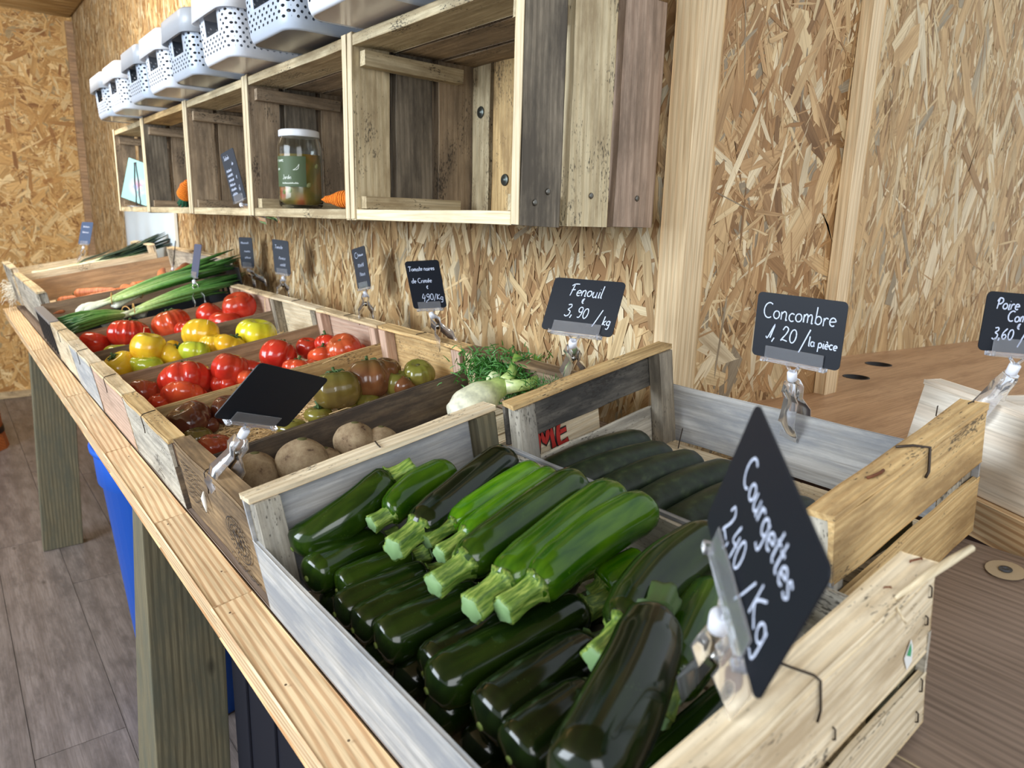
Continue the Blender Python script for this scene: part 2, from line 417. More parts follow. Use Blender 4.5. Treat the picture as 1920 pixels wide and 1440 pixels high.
# recess walls turned 7 degrees
A7 = math.radians(-7.6)
ux = Vector((math.cos(A7), math.sin(A7), 0)); nx = Vector((math.sin(A7), -math.cos(A7), 0))
def turned_wall(name, p0, L, z0, z1, pal, cnt, **kw):
    p0 = Vector(p0); ctr = p0 + ux*(L/2) - nx*0.03; ctr.z = (z0+z1)/2
    rot = Matrix((ux, -nx, Vector((0, 0, 1)))).transposed()
    V, F = box_data((0, 0, 0), (L, 0.06, z1-z0))
    w = structure(mesh(name, V, F, OSBBASE, loc=ctr, rot=rot))
    osb_strands(w, (-L/2, -0.0305, -(z1-z0)/2 + kw.pop('zlow', 0)), (1, 0, 0), (0, 0, 1), (0, -1, 0), L, kw.pop('zh', 1.6), pal, cnt, **kw)
    return w
turned_wall('wall_recess', (0.862, 0.668, 0), 0.35, 0.0, CEIL+.02, PAL_REC, 4600, main=80, spread=40, lmin=.05, lmax=.20, wmin=.008, wmax=.045, zlow=0.85, zh=1.45)
turned_wall('wall_recess_back', (1.18, 0.838, 0), 1.55, 0.0, CEIL+.02, PAL_TAN, 16000, main=86, spread=22, lmin=.06, lmax=.26, wmin=.008, wmax=.044, zlow=0.85, zh=1.45)
post('trim_4', (1.192, 0.613, 1.19), (0.040, 0.022, 2.34), WD['stud'])

# plywood counter in the recess, with cable holes, on a side panel, its front closed by an added panel
ct = thing('counter', 'brown plywood counter top with two dark cable holes in the wall recess', 'counter', (1.3, 0.4, 0))
cd = Vector((-0.470, -0.883, 0))   # direction of the counter's front edge towards the camera side
fe = [Vector((1.035, 0.575, 0)), Vector((0.765, 0.068, 0))]
zc = OZ-0.28
holes = [(1.5535, .6893, .027), (1.375, .6488, .025)]
def counter_top():
    import bmesh
    bm = bmesh.new()
    outer = [fe[0], fe[1], Vector((2.75, -0.05, 0)), Vector((2.75, 0.645, 0)), Vector((1.24, 0.86, 0)), Vector((1.22, 0.66, 0)), Vector((0.88, 0.70, 0)), Vector((0.88, 0.64, 0))]
    edges = []
    vs = [bm.verts.new((v.x-1.3, v.y-0.4, zc)) for v in outer]
    for i in range(len(vs)): edges.append(bm.edges.new((vs[i], vs[(i+1) % len(vs)])))
    for hx, hy, hr in holes:
        hv = [bm.verts.new((hx-1.3+hr*math.cos(a), hy-0.4+hr*math.sin(a), zc)) for a in [2*math.pi*k/20 for k in range(20)]]
        for i in range(20): edges.append(bm.edges.new((hv[i], hv[(i+1) % 20])))
    bmesh.ops.triangle_fill(bm, use_beauty=True, edges=edges)
    bmesh.ops.recalc_face_normals(bm, faces=bm.faces)
    r = bmesh.ops.extrude_face_region(bm, geom=bm.faces[:])
    for v in [g for g in r['geom'] if isinstance(g, bmesh.types.BMVert)]: v.co.z -= 0.018
    bmesh.ops.recalc_face_normals(bm, faces=bm.faces)
    me = bpy.data.meshes.new('counter_top'); bm.to_mesh(me); bm.free()
    me.materials.append(WD['slab'])
    return link(bpy.data.objects.new('counter_top', me), ct)
counter_top()
for hx, hy, hr in holes:
    V, F = lathe([(hr-.0005, -.019), (hr-.0005, .0006), (hr-.003, .0006), (hr-.003, -.019)], 24)
    mesh('dark_hole_liner', V, F[:-2], flat('black_hole_liner', (28, 22, 20), .6), ct, True, loc=(hx-1.3, hy-.4, zc))  # dark liner added so the holes come out dark inside
e0 = fe[0] - Vector((1.3, .4, 0)); e1 = fe[1] - Vector((1.3, .4, 0)); out = Vector((-0.883, 0.470, 0))
e0.z = e1.z = zc-0.020
board('front_edge', e0+out*0.009, e1+out*0.009, out, 0.042, 0.018, WD['rail'], ct, seg=3, rough=0, ch=.001)
em = (e0+e1)/2
board('shading_front_panel', (em.x-out.x*.012, em.y-out.y*.012, 0.002), (em.x-out.x*.012, em.y-out.y*.012, zc-0.02), out, 0.57, 0.018, flat('dark_shading_panel', (70, 50, 42), .6), ct, seg=1, rough=0)  # panel added to shut out light and darken the space below the top
board('side_panel', (1.44, -0.385, 0.002), (1.44, -0.385, zc-0.02), (0.06, -1, 0), 0.0, 0.018, WD['slab'], ct, seg=1, rough=0) if False else None
board('side_panel', (0.44, -0.375, 0.002), (0.44, -0.375, zc-0.02), (0.06, 1, 0), 1.90, 0.018, WD['slab'], ct, seg=1, rough=0)

# ================================================================ measured positions (metres, rack or room frame)
SIGNS = {
  'fenouil': {'W': 0.105, 'H': 0.074, 't': [0.6509, 0.6721, 1.1146], 'x': [0.2929, -0.9562, -0.0001], 'y': [0.8592, 0.2632, -0.4387], 'z': [0.4194, 0.1284, 0.8987], 'F': [0.7015, 0.7368, 1.0101]},
  'conc': {'W': 0.105, 'H': 0.074, 't': [0.7404, 0.4209, 1.1111], 'x': [0.0279, -0.9994, -0.0189], 'y': [0.9995, 0.0276, 0.0136], 'z': [-0.0131, -0.0193, 0.9997], 'F': [0.7858, 0.437, 0.9977]},
  'poire': {'W': 0.084, 'H': 0.0592, 't': [0.8438, 0.2397, 1.1338], 'x': [0.7945, -0.604, -0.0629], 'y': [0.5993, 0.7966, -0.0789], 'z': [0.0978, 0.025, 0.9949], 'F': [0.8615, 0.266, 1.0415]},
  'noire': {'W': 0.0666, 'H': 0.0945, 't': [0.7119, 1.1584, 1.099], 'x': [0.6295, -0.7715, 0.0921], 'y': [0.7264, 0.6265, 0.2827], 'z': [-0.2758, -0.1111, 0.9548], 'F': [0.6963, 1.0669, 1.0092]},
  's5': {'W': 0.0651, 'H': 0.0924, 't': [0.7575, 1.5139, 1.1059], 'x': [0.0088, -0.9816, 0.1909], 'y': [0.9982, 0.02, 0.0567], 'z': [-0.0595, 0.1901, 0.98], 'F': [0.7109, 1.4008, 1.0118]},
  's6': {'W': 0.0651, 'H': 0.0924, 't': [0.7476, 1.9776, 1.1053], 'x': [0.3483, -0.9359, -0.0525], 'y': [0.9343, 0.3421, 0.1004], 'z': [-0.076, -0.0841, 0.9936], 'F': [0.7268, 1.9209, 1.0146]},
  's7': {'W': 0.0651, 'H': 0.0924, 't': [0.7739, 2.3454, 1.0997], 'x': [0.3312, -0.9435, 0.0], 'y': [0.9424, 0.3308, 0.0471], 'z': [-0.0499, 0.0, 0.9988], 'F': [0.7481, 2.1639, 1.0183]},
  'blank2': {'W': 0.1134, 'H': 0.0799, 't': [0.273, 0.763, 1.0237], 'x': [0.8424, 0.4253, -0.3309], 'y': [-0.1814, 0.8021, 0.5689], 'z': [0.5074, -0.4192, 0.7528], 'F': [0.2333, 0.8186, 0.9275]},
  'courg': {'W': 0.1113, 'H': 0.0784, 't': [0.275, 0.1638, 1.0835], 'x': [-0.615, -0.7179, -0.3262], 'y': [0.7836, -0.6023, -0.152], 'z': [-0.0873, -0.3491, 0.933], 'F': [0.3072, 0.1972, 0.9761]},
  'salade': {'W': 0.0678, 'H': 0.1186, 't': [0.5903, 1.8553, 1.3096], 'x': [0.1493, -0.9678, 0.2028], 'y': [0.9765, 0.1766, 0.1237], 'z': [-0.1556, 0.1796, 0.9714], 'F': [0.6, 1.6503, 1.2125]},
}
ZUCCHINI = [
  [0.3212, 0.6379, -0.318, 0.1818, 0.6458, -0.362, 0.0215, 0.012, 0.25, 'glossy green courgette leaning on the crate end wall, stem at upper right'],
  [0.2488, 0.5945, -0.345, 0.3562, 0.6081, -0.33, 0.019, 0.01, 0.55, 'mid-green courgette half hidden beside the leaning one'],
  [0.2336, 0.5238, -0.335, 0.4195, 0.5912, -0.335, 0.0235, 0, 0.05, 'very dark green courgette with a pale scratch, in the top row'],
  [0.2668, 0.52, -0.338, 0.4205, 0.5438, -0.335, 0.0165, 0, 1.0, 'slim bright light-green courgette in the top row'],
  [0.2591, 0.4824, -0.335, 0.4188, 0.5144, -0.333, 0.018, 0, 0.85, 'light green courgette beside the slimmest one, top row'],
  [0.2293, 0.4487, -0.335, 0.4297, 0.4878, -0.333, 0.0225, 0, 0.35, 'long mid-green courgette third from the right of the top row'],
  [0.2343, 0.4012, -0.335, 0.434, 0.439, -0.333, 0.0245, 0, 0.6, 'thick bright green courgette second from the right of the top row'],
  [0.2496, 0.3829, -0.335, 0.435, 0.4012, -0.333, 0.0225, 0.008, 0.6, 'bright green courgette at the right end of the top row'],
  [0.256, 0.2904, -0.33, 0.4253, 0.3196, -0.33, 0.0245, 0.01, 0.12, 'dark curved courgette running up behind the near price sign'],
  [0.325, 0.287, -0.312, 0.1653, 0.2137, -0.312, 0.024, 0.004, 0.02, 'biggest dark courgette lying across the others at the near end'],
  [0.2626, 0.2437, -0.345, 0.3822, 0.2906, -0.345, 0.0225, 0, 0.45, 'mid-green courgette with its stem behind the near plastic clip'],
  [0.3464, 0.3908, -0.375, 0.4009, 0.3786, -0.37, 0.02, 0, 0.95, 'bright green courgette end showing beneath the top row'],
  [0.2873, 0.6272, -0.385, 0.177, 0.6055, -0.375, 0.022, 0, 0.3, 'green courgette under the leaning one at the crate corner'],
  [0.2893, 0.5711, -0.385, 0.1926, 0.5745, -0.382, 0.0195, 0, 0.25, 'lower-layer courgette, second from the crate corner'],
  [0.2891, 0.5363, -0.385, 0.1768, 0.5468, -0.385, 0.0195, 0, 0.12, 'lower-layer courgette, third from the crate corner'],
  [0.2974, 0.5074, -0.385, 0.1783, 0.5137, -0.385, 0.02, 0, 0.08, 'lower-layer courgette, fourth from the crate corner'],
  [0.3014, 0.4616, -0.38, 0.1808, 0.4749, -0.38, 0.022, 0, 0.1, 'lower-layer courgette, fifth from the crate corner'],
  [0.2976, 0.4201, -0.385, 0.1935, 0.4219, -0.385, 0.0225, 0, 0.03, 'lower-layer courgette under the two thick bright green stems'],
  [0.3583, 0.3786, -0.378, 0.1825, 0.3983, -0.378, 0.0225, 0, 0.15, 'long dark courgette below the top row, stem towards the far wall'],
  [0.3192, 0.3395, -0.375, 0.1894, 0.3397, -0.375, 0.0245, 0, 0.0, 'near-black courgette with a round highlight, left of the biggest one'],
  [0.2737, 0.3006, -0.37, 0.1851, 0.3014, -0.372, 0.0225, 0, 0.02, 'dark courgette tucked under the left side of the biggest one'],
]
CUCUMBER = [
  [0.5125, 0.6182, -0.398, 0.647, 0.5916, -0.398, 0.022, 'cucumber lying furthest back against the crate end'],
  [0.5076, 0.5795, -0.398, 0.6339, 0.5425, -0.398, 0.0235, 'second cucumber from the back of the crate'],
  [0.5253, 0.5268, -0.398, 0.6358, 0.499, -0.398, 0.0235, 'third cucumber from the back, blunt end up the slope'],
  [0.5226, 0.4727, -0.398, 0.642, 0.4508, -0.398, 0.0235, 'fourth cucumber from the back'],
  [0.5142, 0.4226, -0.398, 0.6345, 0.4044, -0.398, 0.0235, 'fifth cucumber from the back, partly behind the near sign'],
  [0.5019, 0.3621, -0.398, 0.6186, 0.3419, -0.398, 0.0235, 'sixth cucumber, hidden behind the near sign'],
  [0.5099, 0.295, -0.398, 0.6656, 0.2784, -0.398, 0.0225, 'dark cucumber showing through the slats of the crate near end'],
]
TOMATO = [
  [0.2348, 2.1595, -0.395, 0.0395, 0.75, 5, 0.05, 'red', 0, (0.3, -0.2), 'smooth red tomato at the front left corner of the farther red crate'],
  [0.3155, 2.1314, -0.388, 0.0555, 0.72, 11, 0.16, 'red', 1, (0.15, -0.25), 'large ribbed red tomato with a dark stem, second in the farther red crate'],
  [0.4256, 2.1283, -0.385, 0.051, 0.75, 14, 0.17, 'orangered', 1, (-0.2, -0.35), 'orange-red deeply ribbed tomato with a green calyx, farther red crate'],
  [0.4407, 2.0295, -0.392, 0.0347, 0.7, 7, 0.12, 'red', 0, (0, 0), 'small red tomato wedged beside the orange-red ribbed one'],
  [0.5282, 2.1149, -0.385, 0.0413, 0.85, 4, 0.06, 'red', 0, (0.5, 0.2), 'pointed red tomato in the farther red crate'],
  [0.551, 2.0545, -0.4, 0.0452, 0.7, 6, 0.08, 'red', 0, (0, 0), 'low red tomato in front of the farther crate rear pair'],
  [0.5981, 2.0691, -0.368, 0.0473, 0.85, 5, 0.07, 'red', 0, (-0.3, 0.1), 'round red tomato on top at the back of the farther red crate'],
  [0.2526, 1.9434, -0.395, 0.0328, 0.75, 6, 0.06, 'lime', 0, (0, 0), 'green-yellow tomato behind the front yellow one'],
  [0.2292, 1.7953, -0.393, 0.0387, 0.8, 5, 0.04, 'yellow', 1, (-0.5, 0.1), 'orange-yellow tomato at the front corner of the yellow crate'],
  [0.2654, 1.7735, -0.393, 0.0233, 0.8, 6, 0.08, 'lime', 0, (0, 0), 'small yellow-green tomato between two larger yellow ones'],
  [0.2793, 1.741, -0.4, 0.0324, 0.8, 5, 0.05, 'lime', 0, (0, 0), 'green shouldered yellow tomato below the tall yellow one'],
  [0.2954, 1.7845, -0.366, 0.0385, 0.97, 4, 0.03, 'yellow', 0, (0.2, 0.1), 'tall round yellow tomato sitting on the others'],
  [0.3367, 1.7701, -0.393, 0.033, 0.78, 8, 0.09, 'yellow', 1, (0.6, 0.2), 'yellow tomato with spiky green calyx, middle of the yellow crate'],
  [0.3815, 1.741, -0.39, 0.034, 0.75, 7, 0.08, 'lime', 0, (0.2, -0.2), 'striped green and yellow tomato in the middle of the yellow crate'],
  [0.4263, 1.8347, -0.375, 0.0473, 0.8, 9, 0.12, 'yellow', 1, (0.3, -0.4), 'big ribbed yellow tomato towards the back of the yellow crate'],
  [0.4361, 1.7774, -0.392, 0.0335, 0.75, 9, 0.12, 'yellow', 0, (0, 0), 'ribbed yellow tomato below the big one'],
  [0.4585, 1.7246, -0.395, 0.0382, 0.7, 8, 0.08, 'yellow', 1, (0.4, 0), 'yellow tomato with a small star calyx near the divider'],
  [0.5316, 1.7451, -0.385, 0.0501, 0.72, 8, 0.09, 'lemon', 0, (0.1, 0.1), 'lemon yellow lumpy tomato at the back of the yellow crate'],
  [0.3658, 1.9091, -0.398, 0.0237, 0.8, 7, 0.08, 'yellow', 0, (0, 0), 'little yellow tomato behind the spiky calyx'],
  [0.219, 1.495, -0.39, 0.0349, 0.8, 9, 0.13, 'brownred', 0, (0.2, -0.2), 'brownish red ribbed tomato at the front of the nearer red crate'],
  [0.2936, 1.4745, -0.383, 0.0532, 0.68, 12, 0.2, 'red', 1, (0.1, -0.5), 'wide lobed bright red tomato with central stem, nearer red crate'],
  [0.2742, 1.4358, -0.4, 0.0418, 0.6, 9, 0.14, 'orangered', 1, (0.3, -0.5), 'orange-red tomato with a bushy green calyx below the wide lobed one'],
  [0.2353, 1.4512, -0.402, 0.025, 0.6, 7, 0.12, 'orangered', 0, (0, 0), 'low orange-red tomato against the near divider at the front'],
  [0.3716, 1.4418, -0.375, 0.0389, 0.85, 10, 0.2, 'red', 0, (0.3, 0), 'knobbly red tomato left of the centre of the nearer red crate'],
  [0.4089, 1.4375, -0.385, 0.0253, 0.8, 6, 0.12, 'red', 0, (0.3, 0), 'rounded red tomato behind the knobbly one'],
  [0.3589, 1.4443, -0.4, 0.0379, 0.65, 10, 0.16, 'red', 0, (0, 0), 'ribbed red tomato under the knobbly one'],
  [0.3932, 1.4166, -0.398, 0.0295, 0.65, 9, 0.14, 'orangered', 1, (0.3, -0.2), 'red tomato with a dark calyx partly behind the blank sign'],
  [0.481, 1.4685, -0.383, 0.0404, 0.85, 8, 0.15, 'red', 1, (0.5, -0.3), 'large shiny red tomato with its calyx low at the side'],
  [0.4902, 1.4025, -0.402, 0.0321, 0.6, 8, 0.12, 'orangered', 1, (0.3, -0.3), 'orange tomato with two long green sepals'],
  [0.5492, 1.477, -0.385, 0.0254, 0.95, 5, 0.06, 'red', 0, (0, 0.2), 'round red tomato in the back group of the nearer red crate'],
  [0.5527, 1.4106, -0.393, 0.0315, 0.6, 8, 0.14, 'orangered', 1, (0.1, -0.4), 'flat orange-red tomato in the back group with a sunken calyx'],
  [0.5792, 1.4431, -0.378, 0.0263, 0.8, 8, 0.12, 'red', 1, (0.1, -0.3), 'small red tomato behind the flat one'],
  [0.5945, 1.3936, -0.385, 0.0385, 0.8, 11, 0.14, 'orangered', 0, (-0.4, 0.1), 'big ribbed orange-red tomato at the back corner'],
  [0.5251, 1.3894, -0.405, 0.0276, 0.6, 7, 0.1, 'orangered', 0, (0, 0), 'half hidden orange tomato against the near divider'],
  [0.6322, 1.4035, -0.398, 0.019, 0.7, 6, 0.08, 'orangered', 0, (0, 0), 'small orange tomato at the back end of the nearer red crate'],
  [0.2302, 1.2264, -0.385, 0.039, 0.72, 7, 0.1, 'darkbrown', 0, (-0.4, 0), 'chocolate brown tomato at the front of the dark tomato crate'],
  [0.2554, 1.2209, -0.4, 0.0195, 0.8, 5, 0.05, 'darkbrown', 0, (0, 0), 'small brown tomato beside the chocolate brown one'],
  [0.2279, 1.1744, -0.402, 0.0245, 0.75, 7, 0.08, 'olive', 0, (0, 0), 'olive brown tomato below the chocolate brown one'],
  [0.2349, 1.1122, -0.402, 0.027, 0.75, 8, 0.09, 'brownred', 0, (0.1, 0), 'red-brown tomato near the front divider of the dark crate'],
  [0.3003, 1.2433, -0.392, 0.0319, 0.8, 7, 0.08, 'darkbrown', 0, (0, 0), 'brown tomato mostly behind the blank sign'],
  [0.4564, 1.131, -0.38, 0.0429, 0.82, 9, 0.1, 'olive', 1, (0.0, -0.25), 'large olive green tomato with curly sepals'],
  [0.5202, 1.1338, -0.38, 0.0418, 0.9, 7, 0.12, 'brown', 1, (0.1, -0.3), 'large brown-purple tomato with deep folds'],
  [0.5552, 1.1286, -0.37, 0.0274, 0.75, 6, 0.09, 'brown', 0, (0.1, 0.1), 'olive-brown tomato behind the large folded one'],
  [0.5576, 1.1071, -0.392, 0.0262, 0.9, 6, 0.1, 'green', 0, (0, 0.2), 'green shouldered tomato in the back half of the dark crate'],
  [0.6001, 1.0954, -0.385, 0.0302, 0.8, 9, 0.09, 'green', 0, (-0.2, 0.2), 'green-brown ribbed tomato at the back of the dark crate'],
  [0.563, 1.0885, -0.4, 0.024, 0.8, 6, 0.1, 'brown', 1, (0.7, 0.1), 'small brown tomato with a green calyx against the divider'],
  [0.4723, 1.1352, -0.412, 0.0213, 0.7, 6, 0.06, 'green', 0, (0, 0), 'low green tomato on the straw'],
  [0.5021, 1.1153, -0.412, 0.0231, 0.7, 6, 0.06, 'green', 0, (0, 0), 'second low green tomato by the near divider'],
  [0.4161, 1.1329, -0.414, 0.0247, 0.6, 6, 0.06, 'green', 1, (0, 0), 'flat green tomato in the straw beside the blank sign'],
  [0.3578, 1.1072, -0.412, 0.0258, 0.6, 6, 0.06, 'green', 0, (0, 0), 'pale green tomato just behind the sign clip'],
]
BEET = [
  [0.2978, 0.91, -0.392, 0.0363, 0.88, 6, 0.02, 'beet', 0, (0, 0), 'large dusty beetroot in the middle of the beetroot crate'],
  [0.3776, 0.9077, -0.388, 0.03, 0.88, 6, 0.02, 'beet', 0, (0, 0), 'round dusty beetroot leaning on the dark divider'],
  [0.4098, 0.8909, -0.395, 0.0237, 0.88, 6, 0.02, 'beet', 0, (0, 0), 'reddish beetroot with a rough skin near the courgette crate'],
  [0.2397, 0.935, -0.395, 0.0327, 0.88, 6, 0.02, 'beet', 0, (0, 0), 'dusty beetroot nearest the front rail'],
  [0.3265, 0.9056, -0.405, 0.0265, 0.88, 6, 0.02, 'beet', 0, (0, 0), 'beetroot half hidden behind the courgette crate wall'],
  [0.3931, 0.8866, -0.402, 0.0204, 0.88, 6, 0.02, 'beet', 0, (0, 0), 'small beetroot wedged by the courgette crate wall'],
  [0.2419, 0.9271, -0.412, 0.0233, 0.88, 6, 0.02, 'beet', 0, (0, 0), 'low beetroot under the front one'],
]
CARROT = [
  [0.1945, 2.7659, -0.358, 0.2236, 2.6156, -0.358, 0.016, 'carrot stub at the front corner of the carrot crate'],
  [0.3093, 2.9813, -0.358, 0.4322, 2.8846, -0.358, 0.015, 'long carrot lying highest along the back divider'],
  [0.4199, 2.771, -0.358, 0.2794, 2.8215, -0.358, 0.014, 'carrot crossing under the highest one'],
  [0.3643, 2.691, -0.358, 0.1978, 2.595, -0.358, 0.014, 'thin carrot pointing to the front corner'],
  [0.4472, 2.8707, -0.358, 0.481, 2.71, -0.358, 0.015, 'carrot just left of the onion leaves'],
  [0.4505, 2.645, -0.358, 0.3736, 2.6706, -0.358, 0.013, 'carrot half under the onion leaves'],
  [0.7241, 3.0455, -0.345, 0.5986, 2.7634, -0.34, 0.018, 'thick pale orange carrot at the back'],
  [0.5749, 2.8142, -0.345, 0.6473, 3.0988, -0.34, 0.015, 'upright carrot tip at the back'],
  [0.7087, 2.7942, -0.345, 0.643, 2.6483, -0.34, 0.015, 'carrot at the back right of the carrot crate'],
]
SCALL = [
  [0.2787, 2.342, -0.35],
  [0.2987, 2.1796, -0.35],
  [0.2991, 2.0558, -0.36],
  [0.2005, 2.3671, -0.35],
  [0.6161, 2.2103, -0.3],
  [0.5826, 2.0701, -0.32],
  [0.5342, 2.0729, -0.34],
  [0.4353, 2.2206, -0.31],
  [0.2193, 2.2334, -0.36],
  [0.2729, 2.1758, -0.37],
  [0.2389, 2.4307, -0.34],
]
FENNEL = [
  [0.5653, 0.8766, -0.375],
  [0.5619, 0.8017, -0.33],
  [0.6349, 0.9107, -0.36],
]
LEEK_ROWS = [
  [0.2403, 3.5487, -0.322, 0.5415, 3.5501, -0.3245],
  [0.2949, 3.5206, -0.322, 0.6095, 3.5467, -0.309],
  [0.3324, 3.5094, -0.322, 0.6769, 3.5543, -0.31],
  [0.3733, 3.5213, -0.322, 0.7257, 3.5546, -0.295],
  [0.4117, 3.5099, -0.322, 0.7535, 3.5552, -0.276],
  [0.4504, 3.4984, -0.322, 0.794, 3.5526, -0.295],
]

# ================================================================ the display table (rack frame: s up the slope, y along, h normal)
WD.pop('treatedshade', None)
HB = -0.438
rack_origin = Vector((0, 0, OZ))
tb = thing('display_table', 'long sloping trestle table with a pine front rail carrying all the vegetable crates', 'table', rack_origin, RACK)
ys = [-0.25, 0.735, 1.0, 1.36, 1.83, 2.5, 3.62]
for i in range(6):
    board('rail_segment', (0.132, ys[i]+.0003, HB-0.020+random.uniform(-.0003, .0003)), (0.132, ys[i+1]-.0003, HB-0.020), (0, 0, 1), 0.046, 0.040, WD['rail'], tb, seg=4, rough=.0002, ch=.0018)
board('top_board', (0.2865, -0.25, HB-0.0095), (0.2865, 1.8, HB-0.0095), (0, 0, 1), 0.261, 0.018, WD['panel'], tb, seg=1, rough=0)
board('top_board', (0.5725, -0.25, HB-0.0095), (0.5725, 1.8, HB-0.0095), (0, 0, 1), 0.309, 0.018, WD['panel'], tb, seg=1, rough=0)
board('board_edge_strip', (0.4177, -0.25, HB-0.0095), (0.4177, 1.8, HB-0.0095), (0, 0, 1), 0.0006, 0.0186, WD['fresh'], tb, seg=1, rough=0, ch=.0001)
board('top_board', (0.442, 1.803, HB-0.0095), (0.442, 3.62, HB-0.0095), (0, 0, 1), 0.570, 0.018, WD['panel'], tb, seg=1, rough=0)
for (s_, y_) in ((.124, .56), (.137, .46), (.122, .71), (.141, .80), (.128, 1.14), (.139, 1.30), (.131, 1.62), (.125, .98)):
    V, F = lathe([(.0003, .0006), (.0011, .0006), (.0013, .0001), (.0003, .0001)], 8)
    mesh('nail_head', V, F, flat('old_nail', (104, 84, 66), .6, .5), tb, loc=(s_, y_, HB))
# old cabinet hinge bore in the top board, chipboard ring and metal cup
hb = (0.6925, 0.1928)
V, F = lathe([(0.0005, 0.0001), (0.015, 0.0001), (0.0165, 0.0006), (0.006, 0.0007), (0.0005, 0.0007)], 20)
mm, nt_, b_ = new_mat('bare_chipboard')
nn = N(nt_, 'ShaderNodeTexNoise'); nn.inputs['Scale'].default_value = 420; nn.inputs['Detail'].default_value = 3
rr = ramp(nt_, [(0.35, sp((120, 100, 78))), (0.6, sp((196, 178, 146)))]); nt_.links.new(nn.outputs[0], rr.inputs[0]); nt_.links.new(rr.outputs[0], b_.inputs['Base Color'])
mesh('hinge_bore', V, F, mm, tb, loc=(hb[0], hb[1], HB+0.0002))
V, F = lathe([(0.0005, 0.0008), (0.0052, 0.0008), (0.0058, 0.0018), (0.003, 0.0024), (0.0005, 0.0018)], 14)
STEEL = flat('dark_steel', (92, 94, 98), .35, 1.0)
mesh('bolt_head', V, F, STEEL, tb, loc=(hb[0], hb[1], HB+0.0002))

INV = RACK.inverted()
def leg(name, pts_bot, pts_top, z0, z1, mat):
    """four-sided tapering post in room coordinates (floor z0 to z1), stored in the table's frame"""
    V = [Vector((p[0], p[1], z0)) for p in pts_bot] + [Vector((p[0], p[1], z1)) for p in pts_top]
    ctr = sum(V, Vector())/8
    F = [(0, 3, 2, 1), (4, 5, 6, 7), (0, 1, 5, 4), (1, 2, 6, 5), (2, 3, 7, 6), (3, 0, 4, 7)]
    rot = frame((0, 0, 1), (0, -1, 0))          # grain upwards
    Vl = [rot.inverted() @ (v-ctr) for v in V]
    o = mesh(name, Vl, F, mat, tb)
    o.matrix_local = (RACK.to_4x4().inverted() @ Matrix.Translation(ctr-rack_origin) @ rot.to_4x4())
    bevel(o, .002, 2); return o
leg('leg', [(0.174, 2.92), (0.300, 2.92), (0.300, 2.966), (0.174, 2.966)], [(0.207, 2.92), (0.333, 2.92), (0.333, 2.966), (0.207, 2.966)], 0.0, 0.745, WD['treated'])
leg('leg', [(0.186, 1.205), (0.312, 1.205), (0.312, 1.405), (0.186, 1.405)], [(0.207, 1.205), (0.327, 1.205), (0.327, 1.275), (0.207, 1.275)], 0.0, 0.745, WD['treated'])
leg('leg', [(0.60, 2.92), (0.72, 2.92), (0.72, 2.966), (0.60, 2.966)], [(0.57, 2.92), (0.69, 2.92), (0.69, 2.966), (0.57, 2.966)], 0.0, 0.84, WD['treated'])
leg('leg', [(0.60, 1.205), (0.72, 1.205), (0.72, 1.25), (0.60, 1.25)], [(0.57, 1.205), (0.69, 1.205), (0.69, 1.25), (0.57, 1.25)], 0.0, 0.84, WD['treated'])
board('cross_beam', (0.14, 1.225, HB-0.045), (0.70, 1.225, HB-0.045), (0, 0, 1), .06, .036, WD['treated'], tb, seg=1)
board('cross_beam', (0.14, 2.945, HB-0.045), (0.70, 2.945, HB-0.045), (0, 0, 1), .06, .036, WD['treated'], tb, seg=1)

# ================================================================ wooden crates
WIRE = flat('staple_wire', (70, 62, 56), .5, .8)
RUST = flat('rusty_staple', (110, 66, 42), .7, .3)
def wirepart(parent, pts, r=.0008, mat=WIRE, name='wire_staple'):
    V, F = tube_data(pts, r, 6)
    return mesh(name, V, F, mat, parent, True)

